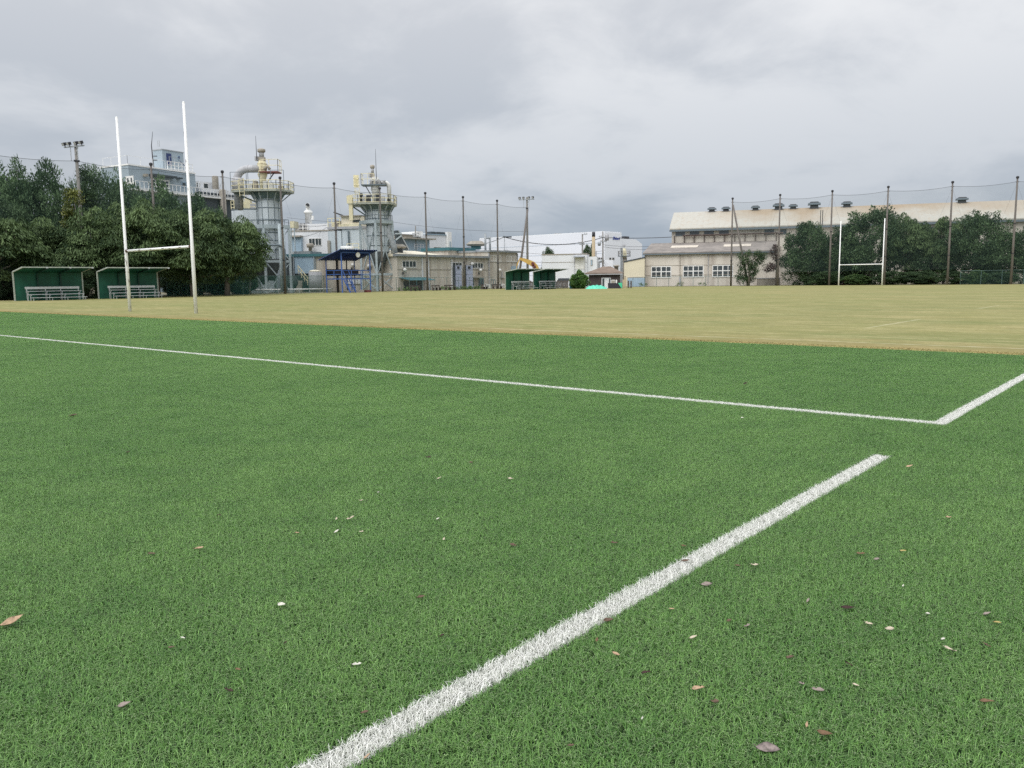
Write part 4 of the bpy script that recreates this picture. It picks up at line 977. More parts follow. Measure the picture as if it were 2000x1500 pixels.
for k in (.33, .66): MB().bar(f.P(s_(k), 0, D), f.P(s_(k), zp - .14, D), .1).build('stub_post', m_blue, t)
mb = MB()
for i in range(6): f.box(mb, .15, 1.0, zp * i / 6 + .15, zp * i / 6 + .2, D + .1 + (5 - i) * .24, D + .34 + (5 - i) * .24)
mb.bar(f.P(.12, 0, D + 1.5), f.P(.12, zp, D + .1), .1); mb.bar(f.P(1.03, 0, D + 1.5), f.P(1.03, zp, D + .1), .1); mb.build('steps', m_blue, t)
MB().bar(f.P(.12, .2, D + 1.45), f.P(.12, zp + 1.0, D + .1), .06).build('handrail', m_blue, t); MB().bar(f.P(1.03, .2, D + 1.45), f.P(1.03, zp + 1.0, D + .1), .06).build('handrail', m_blue, t)
p = f.P(L_ * .55, zf_ - .42, D + .12); q = f.n
MB().tube([p, p + q * .08], .34, 20).build('clock_face', m_white, t, True); MB().tube([p + q * .02, p + q * .1], [.37, .37], 20).build('clock_rim', m_plinth, t)
MB().tube([p + q * .101, p + q * .11], .32, 20).build('clock_dial', m_white, t)
sbox(t, f, 'plinth', m_plinth, 1.2, 3.4, 0, .35, D - .6, D + .3); sbox(t, f, 'plinth', m_redox, 4.0, 6.2 if L_ > 6.3 else L_ - .1, 0, .3, D - .6, D + .2)

# ================================================================== beige workshop along the pitch
f = Fac.px(778, 127, 37)
t = thing('workshop', f.P(12, 0), 'long stained beige workshop with low eaves, two lilac cabinets and a teal awning', 'building')
zl = f.z(860, 502.5); sA, sB, sC = f.s(776, 530), f.s(953.5, 530), f.s(1010.5, 530); zh = f.z(985, 493)
sbox(t, f, 'wall', m_beige, sA, sB, 0, zl, -14, 0)
sbox(t, f, 'eave', m_greyroof, sA - .3, sB, zl, zl + .35, -.6, .55)
prof = [(-.6, zl + .002), (-.6, zl + .36), (-7, zl + 1.25), (-14, zl + .3), (-14, zl + .002)]
mb = MB(); f.prism(mb, prof, sA - .3, f.s(872, 500)); mb.build('roof', m_creamroof, t)
for x, y in ((807, 488), ):
    s = f.s(x, 490) + .6; p = f.P(s, 0, -4)
    zz = f.z(807, 491) + .2; MB().box(p.x - .8, p.y - .7, zl + .8, p.x + .8, p.y + .7, zz + .4).build('vent_neck', m_dark, t); MB().lathe((p.x, p.y), [(1.2, zz + .4), (1.5, zz + .65), (.9, zz + 1.05)], 8).build('roof_vent', m_plinth, t)
for x in (824, 836): sbox(t, f, 'down_pipe', m_whitewall, f.s(x - .5, 530), f.s(x + .6, 530), 0, zl, .02, .22)
sbox(t, f, 'pilaster', m_beige2, f.s(825, 530), f.s(835, 530), 0, zl - .05, .01, .14)
sbox(t, f, 'down_pipe', m_whitewall, f.s(881, 530), f.s(882, 530), 0, zl - .3, .02, .2)
for y in (526.5,): sbox(t, f, 'lap_joint', m_plinth, sA, sB, f.z(860, y) - .05, f.z(860, y) + .05, .01, .06)
window(t, f, 785, 509, 812.5, 521.5, 4, 1, m_white, m_glass, .09)
window(t, f, 883, 512, 902, 523, 3, 1, m_white, m_glass, .09)
window(t, f, 921.5, 513, 943.5, 523.5, 4, 1, m_white, m_glass, .09)
window(t, f, 934.5, 543.5, 944.5, 556.5, 2, 1, m_tealroof, m_glass_b, .09); window(t, f, 918.5, 544, 925, 556, 1, 1, m_tealroof, m_glass, .09)
for x, y in ((788, 526.5), (897, 527.5), (919.5, 515), (936, 527.5)): lampblob(t, f, x, y, .3)
sbox(t, f, 'door_canopy', m_plinth, f.s(919, 541), f.s(936, 541), f.z(928, 543), f.z(928, 541), 0, 1.0)
pr_ = [(0, f.z(800, 542.5)), (2.4, f.z(800, 548)), (2.4, f.z(800, 547)), (0, f.z(800, 541.2))]
mb = MB(); f.prism(mb, pr_, f.s(780, 545), f.s(829, 545)); mb.build('awning', m_tealroof, t)
sbox(t, f, 'opening', m_charcoal, f.s(788, 555), f.s(827, 555), 0, f.z(800, 549), .01, .05)
for x in (793, 819): p = f.P(f.s(x, 560), 0, 2.3); MB().bar(p, p + Vector((0, 0, f.z(800, 548) - .05)), .07).build('awning_post', m_tealroof, t)
# tall end
sbox(t, f, 'tall_wall', m_beige, sB + .002, sC, 0, zh, -12, .05)
sbox(t, f, 'tall_eave', m_greyroof, sB - .2, sC + .4, zh, zh + .3, -12.3, .6)
sbox(t, f, 'lap_joint', m_plinth, sB + .05, sC, f.z(980, 512.5) - .05, f.z(980, 512.5) + .04, .06, .1)
window(t, f, 958, 498.5, 978.5, 510, 4, 1, m_white, m_glass, .09); window(t, f, 988.5, 499.5, 1009, 510.5, 4, 1, m_white, m_glass, .09)
window(t, f, 958.5, 546, 967.5, 556, 2, 1, m_tealroof, m_glass_b, .09)
lampblob(t, f, 973.5, 527.5, .32)
for x in (953.8, 1009.5): sbox(t, f, 'down_pipe', m_duct, f.s(x - .4, 530), f.s(x + .5, 530), 0, zh - .2, .06, .26)
sbox(t, f, 'gas_flue', m_duct, f.s(979, 535), f.s(979.7, 535), f.z(979, 540), f.z(979, 530), .06, .25)
sbox(t, f, 'flue_bracket', m_duct, f.s(976, 542), f.s(983.5, 542), f.z(979, 542.6), f.z(979, 541.2), .06, .5)
sbox(t, f, 'meter_box', m_bluewall2, f.s(998, 525), f.s(1007, 525), f.z(1002, 529), f.z(1002, 520), .06, .6)
# raised rear bay with the teal edge
g = f.back(7); s0, s1 = g.s(873, 495), sC - 4; z = g.z(910, 490.5)
sbox(t, g, 'rear_wall', m_beige2, s0 + .3, s1, zl + .4, z, -6, 0); sbox(t, g, 'rear_eave', m_tealroof, s0, s1, z, z + .55, -6.3, .5)
p = g.P(g.s(942, 487), 0, -1.5); zz = z + .5; MB().box(p.x - .9, p.y - .8, zz, p.x + .9, p.y + .8, zz + .6).build('vent_neck', m_tealroof, t); MB().lathe((p.x, p.y), [(1.5, zz + .6), (1.9, zz + .9), (1.1, zz + 1.5)], 8).build('roof_vent', m_plinth, t)
# roof pipes
for x, h in ((974, 3.1), (983, 2.6)):
    p = f.P(f.s(x, 490), zh + .3, -3); MB().tube([p, p + Vector((0, 0, h))], .18, 8).build('roof_pipe', m_steel, t, True)
p = f.P(f.s(974, 490), zh + .3 + 2.3, -3); q = f.P(f.s(983, 490), zh + .3 + 2.3, -3); MB().tube([p, q], .14, 8).build('roof_pipe', m_steel, t, True)
# lilac cabinets
for i, (x0, x1) in enumerate(((884.5, 895), (905.5, 917))):
    t2_ = thing('cabinet_tower', f.P(f.s((x0 + x1) / 2, 550), 0, 1.4), ['tall lilac cabinet stack against the workshop, with the white drain pipe beside it', 'tall lilac cabinet stack next to the net pole, nearer the workshop door'][i], 'machine cabinet', 'lilac cabinets of the workshop')
    s0, s1 = f.s(x0, 540), f.s(x1, 540); ys = (518, 527, 535.5, 548, 563)
    for k in range(4):
        za, zb = max(.15, f.z(x0, ys[k + 1])), f.z(x0, ys[k]) - .06
        o = sbox(t2_, f, 'cabinet', m_acblue, s0, s1, za, zb, .3, .75)
        if k == 0: sbox(o, f, 'louvre', m_dark, s0 + .25, (s0 + s1) / 2 + .15, za + .15, zb - .12, .755, .78)
    sbox(t2_, f, 'side_frame', m_charcoal, s0 - .22, s0 - .01, 0, f.z(x0, 518), .3, .6)
for i, (x0, x1, y0, off) in enumerate(((916, 925, 555, 3.2), (958, 963, 555.5, 1.5), (964, 968.5, 555.5, 1.5))):
    t2_ = thing('outdoor_unit', f.P(f.s(x0, 560), 0, off), ['white outdoor unit by the dark workshop door', 'white outdoor unit below the workshop corner window', 'white outdoor unit beside the foot of a net pole'][i], 'air conditioner', 'white outdoor units')
    s0, s1 = f.s(x0, 560), f.s(x1, 560); z1 = max(.8, f.z(x0, y0) )
    sbox(t2_, f, 'casing', m_white, s0, s1, .1, z1, off, off + .5); sbox(t2_, f, 'grille', m_duct, s0 + .12, s0 + (s1 - s0) * .6, .25, z1 - .15, off + .51, off + .53)
    sbox(t2_, f, 'foot', m_dark, s0 + .05, s1 - .05, 0, .098, off + .05, off + .4)
# benches at the fence
FB = FL
for i, (x0, x1) in enumerate(((775, 796), (819, 835), (844, 864), (937, 955), (915, 926))):
    off = 2.6; s0, s1 = FB.s(x0, 563), FB.s(x1, 563)
    t2_ = thing('wooden_bench', FB.P(s0, 0, off), ['low dark bench beneath the teal awning', 'low dark bench at the foot of a net pole by the awning', 'longer low bench on the bare patch past the awning', 'low grey bench below the four light window', 'low dark green bench beside a white outdoor unit'][i], 'bench', 'low benches along the fence')
    sbox(t2_, FB, 'seat', m_wood, s0, s1, .40, .46, off, off + .4); sbox(t2_, FB, 'backrest', m_wood, s0, s1, .62, .80, off - .06, off - .02)
    for k in (.08, .5, .92): s = s0 + (s1 - s0) * k; sbox(t2_, FB, 'leg', m_wood, s - .05, s + .05, 0, .4, off + .04, off + .36); sbox(t2_, FB, 'upright', m_wood, s - .04, s + .04, 0, .82, off - .015, off + .03)

# ================================================================== second pair of dugouts
Y2 = 119.5
dA = dup(d0, at_ground(987, Y2), label='green dugout below the leaning prop of the floodlight pole', sc=(.95, .88, .97))
fA = Fac(dA.location[:2], 40.3); dB = dup(d0, fA.P(fA.s(1041.5, 566) + .0, 0), label='green dugout in front of the plain white building', sc=(.95, .88, .97))
for o, lab in ((dA, 'aluminium tiered bench inside the dugout below the leaning prop'), (dB, 'aluminium tiered bench inside the dugout before the white building')):
    dup(b0, Vector(o.location) + VD * .75 + UD * .5, label=lab, sc=(.95, .86, .97))


# ================================================================== buildings beyond the workshop
f = Fac.px(788, 172, 40)
t = thing('blue_workshop', f.P(4, 0), 'pale blue building under a flat canopy, beyond the cream workshop roof', 'building')
sbox(t, f, 'wall', m_bluewall2, f.s(786, 480), f.s(839, 480), 0, f.z(820, 468), -8, 0); sbox(t, f, 'canopy', m_plinth, f.s(784, 468), f.s(843, 468), f.z(820, 468) + .002, f.z(820, 465.5), -8, 1.4)
g = f.back(6); sbox(t, g, 'upper_storey', m_plinth, g.s(784, 460), g.s(822, 460), f.z(820, 465) + .1, g.z(800, 458.5), -6, 0); sbox(t, g, 'upper_roof', m_whitewall, g.s(783, 457), g.s(822, 457), g.z(800, 458.5) + .002, g.z(800, 457), -6.2, .3)
railing(t, [f.P(f.s(798, 483), f.z(805, 487), 1.8), f.P(f.s(816, 483), f.z(805, 487), 1.8)], 1.0, m_duct, .9, .04, 'terrace_railing', (1.0, .5))
f = Fac.px(822, 182, 42)
t = thing('white_office', f.P(4, 0), 'white building with dark units on its roof edge and one two light window', 'building')
sbox(t, f, 'wall', m_whitewall, f.s(826, 480), f.s(871, 480), 0, f.z(850, 459), -10, 0); sbox(t, f, 'roof_edge', m_bluewall2, f.s(832, 459), f.s(871, 459), f.z(850, 459) + .002, f.z(850, 457.5), -10.2, .2)
sbox(t, f, 'gable_fin', m_white, f.s(871.2, 465), f.s(878.5, 465), 0, f.z(872, 453), -9, .6)
sbox(t, f, 'gable_fin', m_white, f.s(819, 460), f.s(829, 460), f.z(825, 462), f.z(822, 451.5), -6, -.5)
window(t, f, 847, 482.5, 861.5, 492.5, 2, 1, m_plinth, m_glass, .1)
for x0, x1 in ((843.5, 851), (855, 870.5)): sbox(t, f, 'roof_unit', m_charcoal, f.s(x0, 455), f.s(x1, 455), f.z(850, 457.4), f.z(850, 452.5), -2, -.2)
sbox(t, f, 'down_pipe', m_bluewall, f.s(874.5, 480), f.s(876, 480), 0, f.z(875, 472), .62, .9)
# dark inclined conveyor
f = Fac.px(785, 140, 70)
t = thing('conveyor', f.P(0, 0), 'dark ribbed inclined conveyor casing next to the second silo', 'conveyor')
mb = MB(); P_ = [f.P(f.s(773, 452), f.z(773, 450)), f.P(f.s(777.5, 452), f.z(778, 450)), f.P(f.s(798, 487), f.z(798, 487.5)), f.P(f.s(779, 487), f.z(779, 487.5))]
mb.prism(P_, [p - f.n * 1.6 for p in P_]).build('casing', m_charcoal, t)
MB().bar(f.P(f.s(777.7, 452), f.z(778, 449.5), .1), f.P(f.s(798.3, 487), f.z(798, 487.5), .1), .16).build('edge_rail', m_steel, t)
for a, b in (((771, 456.5), (784, 456.5)), ((772, 469), (783, 460))): MB().bar(f.P(f.s(*a), f.z(*a), .4), f.P(f.s(*b), f.z(*b), .4), .22).build('stay', m_frame, t)
for x in (783, 795): s = f.s(x, 487); MB().bar(f.P(s, 0, -.8), f.P(s, f.z(x, 483), -.8), .25).build('leg', m_frame, t)

# ================================================================== the big white hall with its name
Yc = 215; f = Fac.px(1180, Yc, 130.3); g = Fac(f.O[:2], 40.3)
t = thing('white_hall', f.O, 'huge white panelled hall with blue lettering near the top of its short end', 'building')
sL = f.s(937, 500); zt = f.z(1180, 453.2); e0, e1 = g.s(1213.3, 470), g.s(1260, 490)
# whole body, one closed box; the end wall carries on lower
A = [f.O, f.P(sL, 0), g.P(e0, 0) + f.d * sL, g.P(e0, 0)]
MB().prism([p.copy() for p in A], [p + Vector((0, 0, zt)) for p in A]).build('wall', m_bigwhite, t)
MB().prism([p + Vector((0, 0, zt + .002)) for p in A], [p + Vector((0, 0, zt + .25)) for p in A]).build('parapet', m_bigwhite2, t)
z2 = g.z(1230, 466.2); z3 = g.z(1259.5, 476)
B0 = [(e0 + .02, 0), (e1, 0), (e1, z3), (g.s(1248, 470), z2), (e0 + .02, z2 + .0)]
MB().prism([g.P(s, z, -1.0) for s, z in B0], [g.P(s, z, -40) for s, z in B0]).build('lower_wing', m_bigwhite2, t)
sbox(t, g, 'end_cladding', m_bigwhite2, 0.03, e0 - .03, .0, zt - .05, .02, .12)
sbox(t, g, 'skylight_unit', m_dark, g.s(1229, 465), g.s(1238, 465), z2 + .01, z2 + .7, -3, -1.5)
for k in range(1, 5): sbox(t, f, 'panel_joint', m_bluewall2, sL + .1, -.1, zt * k / 5 - .02, zt * k / 5 + .02, .01, .05)
p = f.P(f.s(1076, 458), 0, -4); zz = f.z(1076, 459); MB().box(p.x - 1.5, p.y - 1.5, zt + .2, p.x + 1.5, p.y + 1.5, f.z(1076, 455.5)).build('roof_unit', m_plinth, t)
for (x0, x1) in ((1169, 1173), (1174.5, 1177.5), (1189, 1193), (1195, 1199)):
    ff = f if x1 < 1180 else g
    window(t, ff, x0, 503, x1, 506.7, 1, 1, m_plinth, m_glass, .08, .1)
fd = bpy.data.curves.new('lettering', 'FONT'); fd.body = 'Shiori'; fd.size = 3.0; fd.shear = .28; fd.extrude = .04; fd.offset = .055; fd.align_x = 'LEFT'
fo = bpy.data.objects.new('lettering', fd); C.objects.link(fo); bpy.context.view_layer.update()
me = bpy.data.meshes.new_from_object(fo.evaluated_get(bpy.context.evaluated_depsgraph_get())); bpy.data.objects.remove(fo)
xs = [v.co.x for v in me.vertices]; ys = [v.co.y for v in me.vertices]; w0 = max(xs) - min(xs); h0 = max(ys) - min(ys)
s0, s1 = g.s(1195.8, 466), g.s(1210.0, 466); za, zb = g.z(1200, 468.3), g.z(1200, 462.3)
for v in me.vertices:
    x = (v.co.x - min(xs)) / w0 * (s1 - s0) + s0; z = (v.co.y - min(ys)) / h0 * (zb - za) + za
    q = g.P(x, z, .17 + v.co.z) - t.location; v.co = q
me.materials.append(mat('sign_blue', (.010, .045, .30), .5)); lo = bpy.data.objects.new('lettering', me); C.objects.link(lo); lo.parent = t

# plain white building before it
f = Fac.px(1058.5, 150, 100)
t = thing('white_store', f.P(4, 0), 'plain white flat roofed building with a small canopy behind the dugouts', 'building')
s0, s1 = f.s(1058.5, 520), f.s(1146, 520); z = f.z(1100, 497.5)
sbox(t, f, 'wall', m_whitewall, s0, s1, 0, z, -6, 0); sbox(t, f, 'coping', m_plinth, s0 - .05, s1 + .1, z + .002, z + .16, -6.1, .08)
sbox(t, f, 'side_wing', m_whitewall, s1 + .01, f.s(1165, 520), 0, z - .4, -5, -.8); window(t, f, 1153, 507, 1157, 517.5, 1, 1, m_plinth, m_bluewall2, .06, -.79)
sbox(t, f, 'seam', m_plinth, s0, s1, f.z(1100, 512) - .03, f.z(1100, 512) + .03, .01, .05)
pr_ = [(0.02, f.z(1130, 501)), (1.6, f.z(1130, 503)), (1.6, f.z(1130, 502)), (.02, f.z(1130, 499.8))]; mb = MB(); f.prism(mb, pr_, f.s(1121, 502), f.s(1142, 502)); mb.build('canopy', m_greyroof, t)
sbox(t, f, 'shutter', m_white, f.s(1123, 515), f.s(1143, 515), f.z(1130, 525), f.z(1130, 503.4), .02, .08)
for x in (1122.5, 1142.5): sbox(t, f, 'down_pipe', m_duct, f.s(x - .4, 515), f.s(x + .4, 515), 0, f.z(1130, 503.2), .09, .2)
sbox(t, f, 'dark_gap', m_charcoal, f.s(1090, 545), f.s(1112, 545), f.z(1100, 549), f.z(1100, 543.5), .02, .06)

# chimney
p = at(1159.3, 500, 158); z = at(1158.5, 453, 158).z
t = thing('chimney', (p.x, p.y, 0), 'slim tan chimney with a black top beside the white building', 'chimney')
MB().lathe((p.x, p.y), [(.42, 0), (.30, z - .9)], 14).build('shaft', m_tan, t, True); MB().lathe((p.x, p.y), [(.305, z - .9), (.30, z), (.2, z + .02)], 14).build('top', m_dark, t, True)
MB().bar((p.x + .55, p.y, 0), (p.x + .5, p.y, z - 3.5), .2).build('flue', m_duct, t)
# grey tank tower with a gallery
c = at(1219, 510, 185); M = 185 / FPX; Zq = lambda y: at(1219, y, 185).z
t = thing('tank_tower', (c.x, c.y, 0), 'slim pale tank tower with a round gallery in front of the white hall', 'tower')
MB().lathe((c.x, c.y), [(5.2 * M, 0), (5.2 * M, Zq(499)), (4.2 * M, Zq(490)), (2.5 * M, Zq(485))], 16).build('tank', m_vessel, t, True)
MB().lathe((c.x, c.y), [(5.3 * M, 0), (5.3 * M, Zq(504))], 16).build('skirt', m_plinth, t, True)
MB().lathe((c.x, c.y), [(12 * M, Zq(500) - .12), (12 * M, Zq(500))], 16).build('gallery', m_seam, t)
railing(t, [(c.x + 11.6 * M * math.cos(a), c.y + 11.6 * M * math.sin(a), Zq(500)) for a in [2 * math.pi * i / 12 for i in range(13)]], 1.1, m_plinth, .8, .03, 'gallery_railing', (1.0, .5))
MB().tube([(c.x, c.y, Zq(486)), (c.x, c.y, Zq(478))], .12, 6).build('vent', m_steel, t); MB().bar((c.x - .35, c.y, Zq(479)), (c.x + .35, c.y, Zq(479)), .25).build('vent_cap', m_duct, t)
for x in (1211.5, 1214): MB().tube([(c.x + (x - 1219) * M, c.y - 1, 0), (c.x + (x - 1219) * M, c.y - 1, Zq(484))], .15, 6).build('pipe', m_steel, t)
# rooftop ducts at the hall's foot
c = at(1170, 515, 175); M = 175 / FPX; Zq = lambda y: at(1185, y, 175).z
t = thing('duct_group', (c.x, c.y, 0), 'white flat topped annex with bent ducts at the foot of the white hall', 'annex')
MB().box(at(1181, 510, 175).x, c.y, 0, at(1197, 510, 175).x, c.y + 4, Zq(508)).build('annex_wall', m_bigwhite2, t)
MB().tube([(at(1168.5, 510, 175).x, c.y - .5, 0), (at(1168.5, 510, 175).x, c.y - .5, Zq(512)), (at(1170, 510, 175).x, c.y - .5, Zq(510)), (at(1179, 510, 175).x, c.y - .5, Zq(510))], .32, 10).build('duct', m_steel, t, True)
for x in (1202, 1205.5): p = at(x, 510, 174); MB().lathe((p.x, p.y), [(.25, 0), (.25, Zq(521)), (.55, Zq(520)), (.3, Zq(518))], 10).build('cowl', m_plinth, t, True)
# cream shed
f = Fac.px(1219, 152, 100)
t = thing('cream_shed', f.P(2, 0), 'cream ribbed shed with a slanting dark roof line beside the beige hall', 'building')
s0, s1 = f.s(1219, 530), f.s(1259, 530); za, zb = f.z(1219, 512.5), f.z(1257, 504)
P_ = [f.P(s0, 0), f.P(s1, 0), f.P(s1, zb), f.P(s0, za)]; MB().prism(P_, [p - f.n * 6 for p in P_]).build('wall', m_creamshed, t)
P_ = [f.P(s0 - .1, za + .004, .1), f.P(s1, zb + .004, .1), f.P(s1, zb + .22, .1), f.P(s0 - .1, za + .22, .1)]; MB().prism(P_, [p - f.n * 6.2 for p in P_]).build('roof', m_charcoal, t)
sbox(t, f, 'sill_ledge', m_plinth, f.s(1226, 541), f.s(1256, 541), f.z(1240, 543), f.z(1240, 541), .01, .3)
sbox(t, f, 'low_wall', m_bluewall2, f.s(1226, 550), s1, 0, f.z(1240, 543), .3, .5)

# ================================================================== the beige hall on the far side
f = Fac.px(1258.5, 153, 108)
t = thing('beige_hall', f.P(10, 0), 'large old beige hall with a rusty white roof, ridge vents and a lower wing', 'building')
s0, s1 = 0, f.s(1700, 520); ze = f.z(1258.5, 495)
sbox(t, f, 'wing_wall', m_beige2, s0, s1, 0, ze, -9.8, 0)
g = f.back(10); zr = g.z(1290, 475.5)
pr_ = [(.5, ze - .1), (.5, ze + .08), (-10, zr + .05), (-10, zr - .15)]; mb = MB(); f.prism(mb, pr_, s0 - .25, f.s(1516, 500)); mb.build('wing_roof', m_oldroof, t)
mb = MB(); P_ = [f.P(s0, ze + .002), f.P(s0, ze - .0 + .05, 0), f.P(s0, zr - .2, -9.8), f.P(s0, ze, -9.8)]
sbox(t, f, 'gutter', m_seam, s0 - .25, f.s(1516, 500), ze - .32, ze - .12, .3, .62)
sl = (zr + .05 - ze - .08) / 10.5
def on_roof(x0, x1, o0, o1, m, name):
    a, b = f.s(x0, 485), f.s(x1, 485); z = lambda o: ze + .08 + (.5 - o) * sl + .03
    P_ = [f.P(a, z(o0), o0), f.P(b, z(o0), o0), f.P(b, z(o1), o1), f.P(a, z(o1), o1)]; MB().prism(P_, [p + Vector((0, 0, .05)) for p in P_]).build(name, m, t)
on_roof(1304, 1358, -4.0, -6.4, m_skylight, 'skylight'); on_roof(1410, 1465, -4.0, -6.4, m_skylight, 'skylight')
for x in (1259.5, 1328, 1383): sbox(t, f, 'down_pipe', m_plinth if x != 1383 else m_duct, f.s(x - .5, 530), f.s(x + .6, 530), .3, ze - .3, .02, .2)
for y in (518, 537): sbox(t, f, 'panel_joint', m_plinth, s0 + .1, f.s(1432, 520), f.z(1340, y) - .04, f.z(1340, y) + .03, .01, .05)
for x0, x1, ya, yb in ((1272, 1311, 520.5, 541), (1334, 1374, 519, 540), (1391.5, 1432, 518, 539.5)): window(t, f, x0, ya, x1, yb, 4, 2, m_white, m_glass, .13)
for x in (1259.5, 1328):
    sbox(t, f, 'soot_plinth', m_duct, f.s(x - 1.2, 550), f.s(x + 1.4, 550), 0, 1.6, .21, .32)
# upper part
u0, u1 = g.s(1312, 460), g.s(2090, 440); zu = g.z(1312, 448)
sbox(t, g, 'upper_wall', m_beige3, u0, u1, 0, zu, -16, 0)
zk = zu + 3.6; W_ = 6.0
prf = [(.7, zu - .12), (.7, zu + .10)] + [(.7 - (W_ + .7) * k / 6, zu + .10 + 3.55 * (k / 6) ** .85) for k in range(1, 7)] + [(-W_ - 9.0, zu + .6), (-W_ - 9.0, zu - .12)]
mb = MB(); g.prism(mb, prf, u0 - .35, u1); mb.build('main_roof', m_rustroof, t)
sbox(t, g, 'gutter', m_seam, u0 - .35, u1, zu - .5, zu - .16, .35, .8)
for x0, x1 in ((1319.5, 1337.5), (1347.5, 1365.5), (1375.5, 1394), (1404.5, 1423), (1493, 1511.5), (1524, 1536), (1806, 1824)):
    yy = 447.5 - (x0 - 1320) * .0165; window(t, g, x0, yy + 4.2, x1, yy + 12, 2, 1, m_seam, m_glass, .1)
zp = g.z(1340, 460.3); sP = g.s(1334, 460)
MB().tube([g.P(sP, zp, .5), g.P(g.s(1530, 458), zp, .5)], .14, 8).build('wall_pipe', m_pipe, t)
for i in range(12): s = sP - 1.6 + i * 1.88; sbox(t, g, 'pipe_bracket', m_pipe, s - .06, s + .06, zr, zp, .02, .5)
for x, yy, w in ((1385.5, 414, 7), (1414, 413.5, 7), (1473.5, 412, 7), (1520, 411, 9), (1549.5, 410, 7), (1592, 408.5, 9.5), (1658, 406, 8), (1891, 399, 8)):
    s = g.s(x, 420); p = g.P(s, 0, -W_); a = R(108); z0 = zu + 3.5; k = w / 7
    rv = MB(); P0 = lambda ds, do, z: g.P(s + ds, z, -W_ + do)
    def ring(h, z): return [P0(-h, -h * .8, z), P0(h, -h * .8, z), P0(h, h * .8, z), P0(-h, h * .8, z)]
    MB().prism(ring(.62 * k, z0 - .3), ring(.5 * k, z0 + .45 * k)).build('vent_neck', m_dark, t)
    MB().prism(ring(.85 * k, z0 + .46 * k), ring(.80 * k, z0 + .72 * k)).build('ridge_vent', m_seam, t); MB().prism(ring(.66 * k, z0 + .722 * k), ring(.5 * k, z0 + .9 * k)).build('vent_cap', m_dark, t)
for x in (1602, 1606): s = g.s(x, 430); MB().bar(g.P(s, zu, .9), g.P(s, zu + 2.6, .9), .1).build('mast', m_dark, t)
# concrete kerb and rubble under the reddish tree
f2 = Fac.px(1478, 142, 108); t = thing('concrete_barrier', f2.P(1, 0), 'low stained concrete wall between the small tree and the reddish tree', 'wall')
sbox(t, f2, 'wall', m_plinth, f2.s(1478, 550), f2.s(1524, 550), 0, 1.15, -.3, 0); sbox(t, f2, 'coping', m_duct, f2.s(1476, 550), f2.s(1525, 550), 1.152, 1.3, -.36, .06)
f2 = Fac.px(1524, 140, 108); t = thing('site_hut', f2.P(1.5, 0), 'weathered tan shed wall showing through the leaves behind the far goal', 'shed')
sbox(t, f2, 'wall', m_tan, f2.s(1646, 550), f2.s(1668, 550), 0, 2.3, -.5, 0); sbox(t, f2, 'base', m_redox, f2.s(1646, 550), f2.s(1668, 550), 0, 1.2, .002, .1)

# ================================================================== hut, tarp and odds and ends at the far corner
Yh = 128; f = Fac.px(1150, Yh, 100)
t = thing('groundsman_hut', f.P(2, 0), 'low dark hut with a brown hipped roof and a white framed door', 'hut')
s0, s1 = f.s(1150, 550), f.s(1209, 550); z = f.z(1180, 535); dp_ = 4.6
sbox(t, f, 'wall', m_brownwall, s0, s1, 0, z, -dp_, 0)
ze_ = z + .02; e = .55; k0, k1 = f.s(1176, 525), f.s(1191, 525); zk = f.z(1180, 523.3) + .25
a = [f.P(s0 - e, ze_, e), f.P(s1 + e, ze_, e), f.P(s1 + e, ze_, -dp_ - e), f.P(s0 - e, ze_, -dp_ - e)]; r_ = [f.P(k0, zk, -dp_ / 2), f.P(k1, zk, -dp_ / 2)]
up = Vector((0, 0, .14))
MB().add([p for p in a] + [p + up for p in a] + r_, [(3, 2, 1, 0), (0, 1, 5, 4), (1, 2, 6, 5), (2, 3, 7, 6), (3, 0, 4, 7), (4, 5, 9, 8), (5, 6, 9), (6, 7, 8, 9), (7, 4, 8)]).build('hip_roof', m_brown, t)
o = sbox(t, f, 'door', m_whitewall, f.s(1175, 550), f.s(1193, 550), 0, f.z(1180, 542.5), .01, .07); sbox(o, f, 'glazing', m_glass, f.s(1176.5, 550), f.s(1180.5, 550), .1, f.z(1180, 544), .075, .09); sbox(o, f, 'glazing', m_glass, f.s(1189.5, 550), f.s(1192, 550), .1, f.z(1180, 544), .075, .09)
sbox(t, f, 'fascia', m_duct, s0 - e - .02, s1 + e + .02, z - .12, z + .015, e + .002, e + .06)
def heap(name, cx, Y, w, d, h, m, label, cat, seed=1, n=22):
    c = at(cx, 556, Y); t = thing(name, (c.x, c.y, 0), label, cat); rr = np.random.default_rng(seed); vs = []; fs = []
    ph = rr.uniform(0, 6, 8)
    for i in range(n + 1):
        for j in range(9):
            x = (i / n - .5) * 2; y = (j / 8 - .5) * 2
            z = max(0, 1 - abs(x) ** 3) * max(0, 1 - abs(y) ** 2.5) * h * (.72 + .28 * math.sin(3.1 * i / n * 6 + ph[0] + y) * math.sin(2.2 * y + ph[1] + i * .8)) + rr.uniform(-.05, .05) * h
            vs.append((c.x + x * w, c.y + y * d, max(0, z) + (.0 if abs(x) < 1 and abs(y) < 1 else -.02)))
    for i in range(n):
        for j in range(8): fs.append((i * 9 + j, (i + 1) * 9 + j, (i + 1) * 9 + j + 1, i * 9 + j + 1))
    MB().add(vs, fs).build('sheet', m, t); return t
heap('tarpaulin', 1164.5, 121, 1.6, 1.0, .82, m_mint, 'crumpled bright mint green tarpaulin on the ground before the hut', 'tarpaulin', 4)
f = Fac.px(1187, 123, 97); t = thing('black_crate', f.P(1, 0), 'low black bin with slanting end lying in front of the hut', 'bin')
